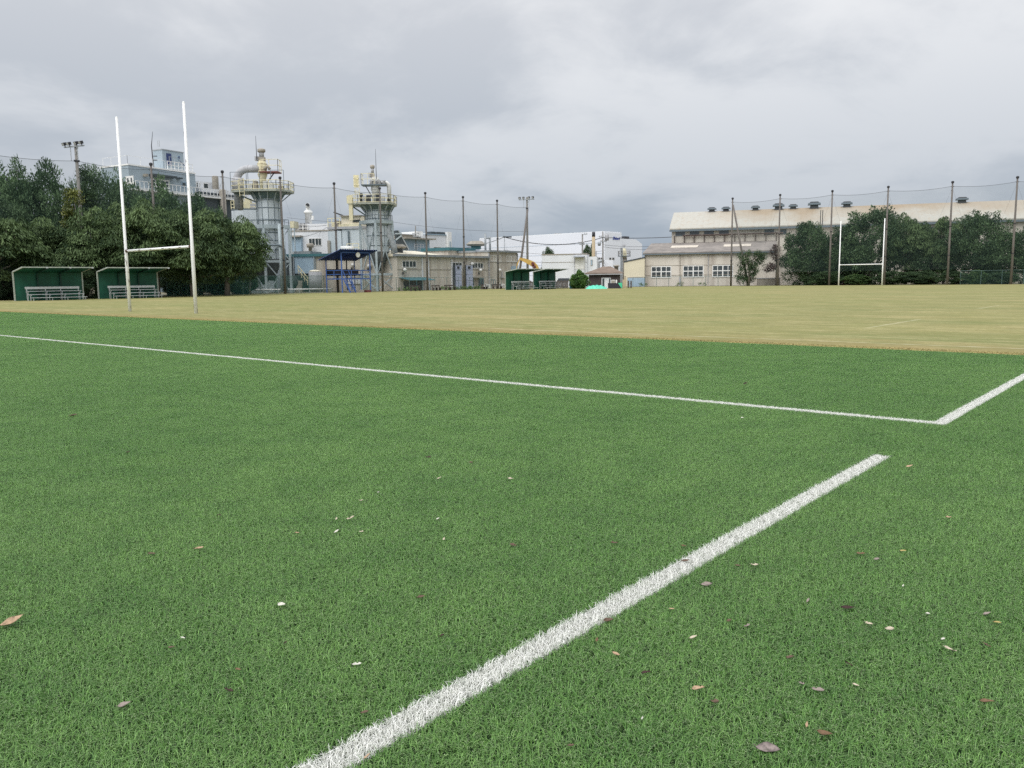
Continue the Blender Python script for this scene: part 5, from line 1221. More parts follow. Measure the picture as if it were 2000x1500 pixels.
P_ = [f.P(f.s(1188, 556), 0), f.P(f.s(1214, 556), 0), f.P(f.s(1206.5, 556), .80), f.P(f.s(1187, 556), .80)]; MB().prism(P_, [p - f.n * .9 for p in P_]).build('body', m_skip, t)
P_ = [f.P(f.s(1206.8, 556), .80, .02), f.P(f.s(1214.3, 556), 0, .02), f.P(f.s(1216, 556), .15, -.4), f.P(f.s(1215, 556), .85, -.5)]; MB().prism(P_, [p - f.n * .06 for p in P_]).build('green_flap', m_greenplate, t)
f = Fac.px(1193, 125.5, 97)
for i, (x0, x1) in enumerate(((1193.5, 1201), (1202.5, 1205.2))):
    t = thing('white_cabinet', f.P(f.s(x0, 556), 0), ['white refrigerator sized cabinet standing behind the black bin', 'narrow white panel standing behind the black bin'][i], 'cabinet')
    sbox(t, f, 'body', m_white, f.s(x0, 556), f.s(x1, 556), 0, f.z(1200, 546.5), -.5 + .2 * i, 0); sbox(t, f, 'door', m_plinth if i == 0 else m_white, f.s(x0, 556) + .05, f.s(x1, 556) - .05, .1, f.z(1200, 546.5) - .08, .003, .03)
f = Fac.px(1216, 126, 97)
for i, x in enumerate((1217.5, 1221, 1227.5, 1232.5)):
    s = f.s(x, 556); t = thing('timber_stake', f.P(s, 0), ['weathered wooden stake beside the green flap of the bin', 'taller weathered wooden stake at the hut corner', 'short brown stake in front of the low bluish wall', 'short brown stake next to the fence start'][i], 'stake', 'wooden stakes by the hut')
    sbox(t, f, 'shaft', m_tan if i < 2 else m_wood, s - .12, s + .12, 0, (1.3, 1.7, 1.05, 1.05)[i], 0, .2); sbox(t, f, 'tip', m_wood, s - .09, s + .09, (1.3, 1.7, 1.05, 1.05)[i] + .002, (1.3, 1.7, 1.05, 1.05)[i] + .08, .03, .17)
f = Fac.px(1112, 126, 97); t = thing('green_container', f.P(1, 0), 'low dark green container with a pale lid beside the round bush', 'container')
s0, s1 = f.s(1112, 555), f.s(1121, 555); sbox(t, f, 'body', m_tealroof, s0, s1, 0, 1.25, -1, 0); sbox(t, f, 'lid', m_plinth, s0 - .05, s1 + .05, 1.252, 1.42, -1.05, .05)
t = thing('green_barrier', f.P(f.s(1130, 555), 0), 'dark green slatted barrier under the round bush', 'barrier')
for k in range(4): sbox(t, f, 'slat', m_tealroof, f.s(1121.5, 555), f.s(1144, 555), .2 + .3 * k, .4 + .3 * k, -.1, -.04)
for x in (1122, 1133, 1143): sbox(t, f, 'post', m_dgreen_d, f.s(x - .4, 555), f.s(x + .4, 555), 0, 1.4, -.03, .05)
f = Fac.px(1088, 133, 97); t = thing('board_fence', f.P(1, 0), 'dark weathered board fence between the dugouts and the hut', 'fence')
for i in range(34): s = f.s(1026, 555) + i * .205; sbox(t, f, 'board', m_wood, s, s + .18, 0, 1.25 + .12 * math.sin(i * 2.3), -.05, 0)
for z in (.35, 1.0): sbox(t, f, 'rail', m_wood, f.s(1026, 555), f.s(1026, 555) + 7, z, z + .08, .002, .05)

# excavator behind the dugouts
c = at(1043, 540, 140); t = thing('excavator', (c.x, c.y, 0), 'yellow excavator with its bent boom showing above the dugouts', 'excavator'); Yx = 140
PX = lambda x, y: (lambda p: Vector((p.x, p.y, p.z)))(at(x, y, Yx))
def arm(pts, w, name, m):
    mb = MB(); A = []; B = []
    for (x, y, hh) in pts:
        p = PX(x, y); A.append((p, hh))
    o1 = [p + Vector((0, -w / 2, hh)) for p, hh in A] + [p + Vector((0, -w / 2, -hh)) for p, hh in reversed(A)]
    mb.prism(o1, [q + Vector((0, w, 0)) for q in o1]); return mb.build(name, m, t)
arm([(1016, 505.5, .22), (1026, 509, .34), (1036, 513.5, .45), (1044, 517.5, .5), (1050, 523, .42), (1054, 531, .35), (1057, 541, .3)], .5, 'boom', m_yellow)
arm([(1016, 504, .2), (1010, 517, .28), (1006, 536, .2)], .36, 'stick', m_yellow)
for x, y in ((1040.5, 515.5), (1043, 521)): p = PX(x, y); MB().tube([p + Vector((-.1, -.45, 0)), p + Vector((.1, -.3, 0))], .32, 10).build('pivot', m_redox, t)
MB().tube([PX(1042, 521) + Vector((0, -.4, 0)), PX(1052, 538) + Vector((0, -.4, 0))], .11, 8).build('ram', m_steel, t)
p = PX(1062, 548); MB().box(p.x - 1.2, p.y - 1.2, 1.0, p.x + 1.4, p.y + 1.2, 2.2).build('house', m_yellow, t); MB().box(p.x - 1.2, p.y - 1.15, 2.202, p.x - .1, p.y, 3.2).build('cab', m_glass, t)
for d in (-1.1, .75): MB().box(p.x - 1.8, p.y + d, 0, p.x + 1.8, p.y + d + .45, .75).build('track', m_dark, t)
p = PX(1006, 540); MB().prism([p + Vector((-.5, -.5, 0)), p + Vector((.5, -.5, -.1)), p + Vector((.3, -.5, -1.0)), p + Vector((-.4, -.5, -.8))], [p + Vector((-.5, .5, 0)), p + Vector((.5, .5, -.1)), p + Vector((.3, .5, -1.0)), p + Vector((-.4, .5, -.8))]).build('bucket', m_dark, t)

# utility poles and their wires
def upole(x, Y, ytop, label, arms, tr=False):
    c = at(x, 520, Y); top = at(x, ytop, Y); M = Y / FPX
    t = thing('utility_pole', (c.x, c.y, 0), label, 'utility pole', 'utility poles beyond the pitch')
    MB().tube([(c.x, c.y, 0), (top.x, c.y, top.z)], [.2, .12], 8).build('shaft', m_lpole, t, True)
    for y, w0, w1 in arms:
        z = at(x, y, Y).z; o = MB().bar((top.x - w0 * M, c.y - .2, z), (top.x + w1 * M, c.y - .2, z), .12).build('crossarm', m_steel, t)
        for k in (-w0 * .9, -w0 * .45, w1 * .5, w1 * .9):
            if abs(k) > .5: MB().lathe((top.x + k * M, c.y - .2), [(.07, z + .061), (.10, z + .2), (.05, z + .3)], 6).build('insulator', m_duct, o)
    if tr:
        z = at(x, 464, Y).z; MB().lathe((top.x + .75, c.y - .3), [(.4, z - .6), (.42, z + .5), (.2, z + .7)], 10).build('transformer', m_duct, t, True)
        MB().lathe((top.x - .75, c.y - .3), [(.3, z - 1.6), (.32, z - .9), (.15, z - .8)], 10).build('transformer', m_steel, t, True)
    return top
T1 = upole(1177.5, 165, 452, 'tall utility pole with a transformer in front of the white hall', [(463, 8, 9), (472, 5, 7)], True)
T2 = upole(1137.5, 160, 457, 'utility pole with angled crossarms next to the dark round tree', [(458, 0, 9), (475, 8, 3), (478, 6, 4)])
T3 = upole(811.5, 175, 441, 'slender utility pole beyond the cream workshop roof', [(457, 6, 6), (462, 5, 5)])
W0 = at(985, 463, 158); t = thing('roof_mast', (W0.x, W0.y, 0), 'small service mast carrying cables above the beige workshop', 'mast')
MB().bar((W0.x, W0.y, 0), (W0.x, W0.y, W0.z + .3), .12).build('shaft', m_steel, t); MB().bar((W0.x - .3, W0.y, W0.z), (W0.x + 1.4, W0.y, W0.z), .22).build('cable_clamp', m_dark, t)
def wires(pairs, label):
    t = thing('power_line', (pairs[0][0].x, pairs[0][0].y, 0), label, 'power line')
    for a, b, d, r_ in pairs: MB().tube(sag(a, b, d, 12), r_, 4).build('wire', m_cable, t)
e1 = at(1177, 464, 165); e2 = at(1340, 461, 175)
wires([(at(880, 487, 170), W0, .5, .05), (W0, e1, 1.4, .07), (e1, e2, .25, .06)], 'thick power cable sagging across the white hall')
wires([(at(1177, y, 165), at(1330, y2, 172), .6, .03) for y, y2 in ((478, 474), (482, 481))] + [(at(985, y, 158), at(1177, y2, 165), .8, .025) for y, y2 in ((488, 490), (505, 505))], 'thin power wires strung low across the white hall')
wires([(at(770, 434, 150), at(1030, 452, 158), .5, .022), (at(560, 425, 150), at(770, 434, 150), .4, .022)], 'faint thin wire crossing the sky behind the net poles')
wires([(at(575, 463, 146), at(638, 444, 150), .5, .03), (at(545, 430, 140), at(638, 440, 150), .5, .03)], 'thin cables between the first silo and the white works building')

# ================================================================== trees and shrubs
m_bark = mat('bark', (.20, .18, .155), .95, (.12, .105, .09), 2.5, (1, 1, .25), bump=.5)
LM = {'A': leafmat('leaf_dark', (.022, .048, .018), (.160, .230, .092), .2, .65, spec=.25), 'B': leafmat('leaf_bluish', (.026, .058, .028), (.150, .235, .105), .22, .65, spec=.25),
      'C': leafmat('leaf_vine', (.05, .085, .02), (.26, .27, .07), .25, .5), 'R': leafmat('leaf_red', (.045, .022, .022), (.13, .060, .055), .15, .55),
      'G': leafmat('leaf_bright', (.035, .10, .022), (.13, .25, .05), .25, .5), 'D': leafmat('leaf_deep', (.017, .040, .020), (.110, .175, .076), .15, .65, spec=.25),
      'W': leafmat('leaf_weed', (.04, .09, .03), (.14, .22, .07), .2, .6)}
def foliage(name, clumps, nl, lsize, style, material, seed):
    """many leaf faces gathered in clumps; clumps: (x, y, z, radius, flatness)"""
    r = np.random.default_rng(seed); V = []; T = []
    for (cx, cy, cz, cr, fl) in clumps:
        n = max(6, int(nl * (cr ** 2) * r.uniform(.75, 1.2))); d = r.normal(size=(n, 3)); d /= np.linalg.norm(d, axis=1)[:, None]
        rad = cr * r.uniform(.35, 1.0, n) ** .6 * r.uniform(.8, 1.25, n); p = d * rad[:, None] * [1, 1, fl] + [cx, cy, cz]
        if style == 'pad':                      # leaves droop outwards from the clump's head
            p[:, 2] = cz + np.abs(d[:, 2]) * cr * fl - (np.hypot(d[:, 0], d[:, 1]) ** 2) * cr * .30 + r.normal(0, .06, n)
            ax = np.stack([d[:, 0], d[:, 1], -.45 - r.uniform(0, .7, n)], 1) + r.normal(0, .3, (n, 3))
        else:
            ax = d + r.normal(0, .7, (n, 3)) + [0, 0, .25 if style == 'up' else 0]
        ax /= np.linalg.norm(ax, axis=1)[:, None]
        sd = np.cross(ax, r.normal(0, .55, (n, 3)) + [0, 0, 1]); sd /= np.linalg.norm(sd, axis=1)[:, None] + 1e-6
        L1 = lsize * r.uniform(.7, 1.35, n)[:, None]; w = L1 * (.30 if style == 'pad' else .42)
        up = np.cross(sd, ax)
        q = np.stack([p - ax * L1 * .5, p + sd * w * .5 + up * L1 * .06, p + ax * L1 * .5, p - sd * w * .5 + up * L1 * .06], 1); V.append(q.reshape(-1, 3))
        T.append(np.repeat(np.clip(r.uniform(.05, .8) + r.normal(0, .16, n), 0, 1), 4))
    V = np.concatenate(V); T = np.concatenate(T); n = len(V) // 4
    me = bpy.data.meshes.new(name); me.vertices.add(len(V)); me.vertices.foreach_set('co', V.astype(np.float32).ravel())
    me.loops.add(len(V)); me.loops.foreach_set('vertex_index', np.arange(len(V)).astype(np.int32)); me.polygons.add(n); me.polygons.foreach_set('loop_start', (np.arange(n) * 4).astype(np.int32)); me.update(calc_edges=True)
    me.attributes.new('tint', 'FLOAT', 'POINT').data.foreach_set('value', T.astype(np.float32)); me.materials.append(material)
    return me
def crown_clumps(seed, rx, z0, z1, n, cr, fl, holes=3, top=1.0):
    r = np.random.default_rng(seed); out = []; hz = (z1 - z0) / 2; cz = (z0 + z1) / 2; ph = r.uniform(0, 6.28, 6)
    gaps = [(v / np.linalg.norm(v)) for v in r.normal(size=(holes, 3))]
    while len(out) < n:
        d = r.normal(size=3); d /= np.linalg.norm(d)
        if any(d @ g > .955 for g in gaps): continue
        a = math.atan2(d[1], d[0]); lob = 1 + .10 * math.sin(3 * a + ph[0]) + .08 * math.sin(5 * a + ph[1] + 3 * d[2]) + .06 * math.sin(7 * d[2] + ph[2])
        k = (r.uniform(.05, .6) if len(out) % 5 == 0 else r.uniform(.62, 1.0)) ** .5 * lob; w = 1.0 if d[2] < 0 else 1 - .12 * d[2]
        out.append((d[0] * rx * k * w, d[1] * rx * k * w, cz + d[2] * hz * k * (1.0 if d[2] < 0 else top), cr * r.uniform(.6, 1.35), fl))
    return out
def trunk_mb(clumps, h, r0, seed, fork=.45):
    r = random.Random(seed); mb = MB(); k = h * fork
    b = [Vector((0, 0, -.1)), Vector((r.uniform(-.1, .1), r.uniform(-.1, .1), k * .5)), Vector((r.uniform(-.2, .2), r.uniform(-.2, .2), k)), Vector((r.uniform(-.4, .4), r.uniform(-.4, .4), h * .8))]
    mb.tube(b, [r0 * 1.2, r0, r0 * .8, r0 * .25], 8)
    for c in r.sample(clumps, min(9, len(clumps))):
        e = Vector(c[:3]); s = b[1].lerp(b[2], r.uniform(.3, 1)); m = s.lerp(e, .5) + Vector((0, 0, -.3)); mb.tube([s, m, e], [r0 * .45, r0 * .3, r0 * .08], 5)
    return mb
PROTO = {}
def make_tree(kind, var):
    """returns crown mesh and trunk mesh for a tree about 9 m tall with a 4.5 m crown radius"""
    if (kind, var) in PROTO: return PROTO[kind, var]
    sd = hash((ord(kind), var)) % 9999
    if kind == 'A': cl = crown_clumps(sd, 4.3, 1.7, 8.6, 120, 1.12, .55); me = foliage('crown', cl, 150, .36, 'pad', LM['A'], sd)
    elif kind == 'B': cl = crown_clumps(sd, 4.4, .4, 8.6, 190, .88, .8, 4); me = foliage('crown', cl, 175, .28, 'up', LM['B'], sd)
    elif kind == 'D': cl = crown_clumps(sd, 4.4, .0, 8.6, 200, .90, .75, 2); me = foliage('crown', cl, 190, .30, 'any', LM['D'], sd)
    else: cl = crown_clumps(sd, 4.3, -.4, 8.4, 170, .95, .8, 1); me = foliage('crown', cl, 230, .5, 'any', LM[kind], sd)
    o = trunk_mb(cl, 7.5, .26, sd, .38 if kind != 'B' else .3).build('trunk', m_bark, None, True); tm = o.data; bpy.data.objects.remove(o)
    PROTO[kind, var] = (me, tm); return me, tm
def tree(kind, var, x, Y, ytop, hw, label, group, ybot=None, name='tree', cat='tree', rz=None):
    p = at(x, 555, Y); H = at(x, ytop, Y).z; rr = hw * Y / FPX
    me, tm = make_tree(kind, var)
    t = thing(name, (p.x, p.y, 0), label, cat, group, random.uniform(0, 6.28) if rz is None else rz)
    t.scale = (rr / 4.5, rr / 4.5, H / 8.95)
    for nm, m in (('crown', me), ('trunk', tm)):
        o = bpy.data.objects.new(nm, m); C.objects.link(o); o.parent = t
    return t
GA = 'dark broad leaved trees in front of the net poles'
for i, (x, Y, yt, hw, lab) in enumerate((
    (-22, 81, 402, 95, 'dark tree with drooping leaf clusters at the photo edge, beside the first dugout'),
    (70, 85, 425, 74, 'dark tree with drooping leaf clusters straight behind the first dugout'),
    (142, 87, 440, 68, 'lower dark tree between the two dugouts beneath the yellowish vine'),
    (222, 88.5, 400, 72, 'dark tree behind the second dugout, seen past the rusty goal upright'),
    (306, 90.5, 398, 78, 'dark tree filling the opening of the rusty white goal'),
    (376, 92, 406, 78, 'dark tree just outside the taller goal upright'),
    (442, 95, 414, 72, 'wide dark tree with a bare pale trunk next to the first silo'))):
    tree('A', i % 4, x, Y, yt, hw, lab, GA)
GB = 'taller bluish trees behind the net poles'
for i, (x, Y, yt, hw, lab) in enumerate((
    (-12, 100, 314, 74, 'tall bluish green tree at the very edge, the highest of the row'),
    (50, 101, 322, 68, 'tall feathery tree next to the edge tree, with sky showing through its top'),
    (118, 103, 320, 66, 'feathery tree with upright twigs just before the floodlight pole'),
    (210, 104, 330, 56, 'bluish tree right behind the shorter goal upright, touching the blue block'),
    (262, 108, 360, 64, 'bluish tree below the corner of the blue block'),
    (330, 111, 354, 68, 'bluish tree below the balcony of the blue block'),
    (392, 113, 383, 58, 'bluish tree below the white plant room'),
    (430, 112, 412, 44, 'smaller bluish tree just before the vessel house'))):
    tree('B', i % 4, x, Y, yt, hw, lab, GB)
tree('A', 3, 488, 103, 432, 27, 'narrow dark tree closest to the first silo', GA)
tree('D', 2, 20, 92, 395, 60, 'deep green tree standing between the two rows, over the first dugout', 'deep green trees')
# vine on the floodlight pole
def plant(name, x, Y, clumps, nl, ls, style, kind, label, cat, seed, stem=None, group=None):
    p = at(x, 555, Y); t = thing(name, (p.x, p.y, 0), label, cat, group)
    me = foliage('foliage', clumps, nl, ls, style, LM[kind], seed); o = bpy.data.objects.new('foliage', me); C.objects.link(o); o.parent = t
    if stem: o2 = stem.build('stem', m_bark, None, True); o2.parent = t
    return t
rr = random.Random(9); M_ = 90 / FPX
cl = []
for i in range(40):
    y = rr.uniform(374, 450); z = at(155, y, 87.6).z; cl.append(((rr.uniform(-12, 9) - (y - 372) * .10) * M_, rr.uniform(-.5, .5), z, rr.uniform(.35, .6), .9))
plant('climbing_vine', 158, 87.6, cl, 240, .26, 'any', 'C', 'yellow green vine climbing the floodlight pole', 'vine', 5, MB().tube([(0, 0, 0), (.1, 0, 5), (0, 0, 10)], [.12, .1, .04], 6))
cl = []
for i in range(60):
    y = rr.uniform(332, 440); z = at(185, y, 91.5).z; cl.append((rr.uniform(-16, 18) * M_ * (.7 + .3 * (y - 330) / 110), rr.uniform(-1.2, 1.2), z, rr.uniform(.4, .8), .9))
plant('tree', 187, 91.5, cl, 230, .26, 'up', 'D', 'dark tree with trailing creepers right beside the floodlight pole', 'tree', 6, MB().tube([(0, 0, 0), (.1, 0, 6), (0, 0, 12)], [.2, .15, .05], 6))
# shadowy shrubs under the trees
for i, x in enumerate((8, 100, 170, 345, 382, 420, 470)):
    Y = (88, 89, 86, 99, 101, 103, 106)[i]
    tree('D', i % 3, x, Y, 520, 34, ['dark shrub at the photo edge beside the first dugout', 'dark shrub behind the first dugout wall', 'dark shrub in the gap between the two dugouts', 'dark shrub behind the fence just past the second dugout',
        'dark shrub behind the fence near the taller goal upright', 'dark shrub behind the fence next to the pale trunk', 'dark shrub behind the fence before the first silo'][i], 'shrubs behind the fence', name='shrub', cat='shrub')
# far side
GD = 'dense dark trees along the beige hall'
for i, (x, Y, yt, hw, k, lab) in enumerate((
    (1574, 138, 432, 46, 'D', 'rounded dense tree standing apart, nearest the reddish tree'),
    (1640, 137, 447, 40, 'D', 'lower dense tree at the inner upright of the far goal'),
    (1700, 134, 403, 64, 'D', 'highest dense tree, filling the far goal'),
    (1768, 132, 419, 46, 'A', 'dense tree just outside the far goal with a lumpy crown'),
    (1815, 131, 470, 44, 'D', 'low dense tree below the visible strip of hall wall'),
    (1842, 129, 421, 34, 'A', 'dense tree directly behind a net pole, beyond the strip of wall'),
    (1902, 126, 412, 60, 'D', 'very wide dense tree second from the end of the row'),
    (1958, 124, 446, 42, 'B', 'yellowish green lower tree next to the last net pole'),
    (2022, 122, 428, 48, 'D', 'dense tree cut off by the photo edge at the end of the row'))):
    tree(k, (i + 1) % 4, x, Y, yt, hw, lab, GD)
for i, (x, Y, yt, hw, k, lab) in enumerate((
    (1612, 133, 528, 30, 'D', 'shrub between the standing apart tree and the far goal'), (1672, 130, 535, 26, 'W', 'light shrub seen inside the far goal'), (1745, 127, 530, 32, 'D', 'dark shrub just outside the far goal'),
    (1800, 124, 528, 34, 'D', 'dark shrub below the low dense tree'), (1862, 122, 530, 30, 'D', 'dark shrub behind the start of the green fence'), (1909, 120, 526, 16, 'W', 'small light green bush behind the green fence'), (1955, 119, 530, 34, 'D', 'dark shrub beside the last net pole'))):
    tree(k, i % 3, x, Y, yt, hw, lab, 'shrubs below the dark trees', name='shrub', cat='shrub')
M_ = 137 / FPX
def pxcl(x0, Y, pts, seed):
    r = random.Random(seed); out = []
    for (x, y, w, h, n) in pts:
        for i in range(n):
            a = r.uniform(0, 6.28); q = r.uniform(0, 1) ** .5; out.append(((x - x0 + math.cos(a) * q * w) * Y / FPX, r.uniform(-.9, .9), at(x, y + math.sin(a) * q * h, Y).z, r.uniform(.35, .6), .85))
    return out
st = MB().tube([(0, 0, 0), (.1, 0, 2.5), (.5, 0, 4.2), (1.6, 0, 5.2)], [.22, .18, .13, .05], 7); st.tube([(.1, 0, 2.5), (-.4, 0, 4.5), (-.5, 0, 5.6)], [.14, .1, .04], 6)
plant('tree', 1462, 137, pxcl(1462, 137, [(1452, 508, 13, 15, 26), (1459, 532, 19, 24, 60), (1472, 522, 8, 18, 16), (1458, 496, 4, 4, 4), (1480, 499, 10, 7, 14), (1490, 501, 11, 6, 12), (1484, 512, 6, 6, 6), (1446, 541, 8, 14, 14)], 3), 150, .26, 'any', 'D', 'small irregular tree with a side limb, behind the leaning prop', 'tree', 12, st)
st = MB().tube([(0, 0, 0), (0, 0, 3), (-.2, 0, 5.2), (-.5, 0, 6.6)], [.2, .16, .1, .04], 7); st.tube([(0, 0, 2.6), (-.9, 0, 2.9)], [.08, .03], 5)
plant('tree', 1516, 139, pxcl(1516, 139, [(1511, 484, 6, 6, 10), (1508, 491, 4, 4, 5), (1513, 498, 5, 5, 7), (1517, 488, 4, 5, 6), (1504, 521, 8, 6, 12), (1500, 528, 6, 5, 8), (1512, 519, 5, 5, 7), (1515, 506, 3, 6, 5)], 4), 190, .22, 'any', 'R', 'small reddish brown tree in loose clumps between two net poles', 'tree', 13, st)
for i, (x, Y, yt, hw, lab) in enumerate(((1072.5, 168, 479, 15, 'dark rounded tree peeping over the white store roof'), (1148, 170, 477, 14, 'dark tree between the white store and the tan chimney'))):
    tree('D', i, x, Y, yt, hw, lab, 'dark trees before the white hall')
tree('G', 0, 1131, 125, 528.5, 17, 'bright green round bush next to the brown roofed hut', None, name='bush', cat='bush')
# weeds along the fences
for i, (x, Y, w) in enumerate(((797, 122, 20), (878, 128, 16), (903, 131, 18), (925, 134, 14), (1256, 145, 7), (1329, 144, 7), (1372, 143, 6))):
    r = random.Random(i); cl = [(r.uniform(-w, w) * Y / FPX, r.uniform(-.5, .5), r.uniform(.1, .42 if i < 4 else .6), r.uniform(.18, .32), .9) for k in range(26 if i < 4 else 9)]
    plant('weed_clump', x, Y, cl, 260, .2, 'up', 'W', ['tall weeds beneath the teal awning', 'green weeds on the bare strip before the plain workshop wall', 'green weeds at the foot of the lilac cabinets', 'green weeds beside the dark workshop door',
        'dark weed tuft at the first corner of the beige hall', 'dark weed tuft at the stained pilaster of the beige hall', 'thin weeds below the middle hall windows'][i], 'weeds', 20 + i, None, 'weeds at the fences')

# ================================================================== fallen leaves on the turf
LC = {'tan': (.48, .33, .21), 'pale': (.58, .50, .38), 'white': (.66, .64, .55), 'brown': (.14, .090, .062), 'dark': (.055, .028, .024), 'grey': (.32, .26, .23), 'rust': (.19, .115, .065), 'ochre': (.46, .36, .14), 'purple': (.29, .235, .215)}
def leaf(x, y, px, col, label, ang=None, curl=.3, asp=.36, lift=.010, seed=0):
    r = random.Random(int(x * 7 + y)); p = gz(x, y, .030); dist = (p - Vector((0, 0, HCAM))).length; Lg = max(.011, .88 * px * dist / FPX)
    n, k = 9, 4; vs = []; fs = []
    nt_ = r.uniform(.25, .75) if r.random() < .45 else 9
    for i in range(n + 1):
        t_ = i / n; w = (math.sin(math.pi * t_ ** .85) ** .8) * asp * .5 + .004
        w *= 1 + .12 * math.sin(9 * t_ + x)
        for j in range(k + 1):
            s = (j / k - .5) * 2
            if abs(t_ - nt_) < .09 and s > .6: s *= .35          # a torn notch
            xx = (t_ - .5); zz = curl * .5 * (1 - math.cos((t_ - .3) * 2.4)) + abs(s) * w * (.35 + curl * .6) + .025 * math.sin(7 * t_ + 2 * s + y)
            vs.append((xx * Lg, s * w * Lg + .05 * Lg * math.sin(3 * t_ + x), zz * Lg))
    for i in range(n):
        for j in range(k): fs.append((i * (k + 1) + j, (i + 1) * (k + 1) + j, (i + 1) * (k + 1) + j + 1, i * (k + 1) + j + 1))
    c = LC[col]; m = mat('litter_' + col, tuple(v * .85 for v in c), .7, tuple(v * .40 for v in c), 45, detail=4, lo=.42, hi=.6, spec=.25)
    mb = MB(); mb.add(vs, fs); mb.tube([(-.5 * Lg, .05 * Lg * math.sin(x), .06 * Lg), (-.62 * Lg, .02 * Lg, .08 * Lg)], [.012 * Lg, .010 * Lg], 5)
    o = mb.build('fallen_leaf', m, None, True); o.location = (p.x, p.y, p.z - .004); a = r.uniform(0, 6.28) if ang is None else R(ang)
    o.rotation_euler = (Matrix.Rotation(r.uniform(.12, .5), 3, 'X') @ Matrix.Rotation(r.uniform(-.25, .25), 3, 'Y') @ Matrix.Rotation(a, 3, 'Z')).to_euler(); tag(o, label, 'leaf', 'fallen leaves on the turf')
    so_ = o.modifiers.new('thickness', 'SOLIDIFY'); so_.thickness = .0008
    return o
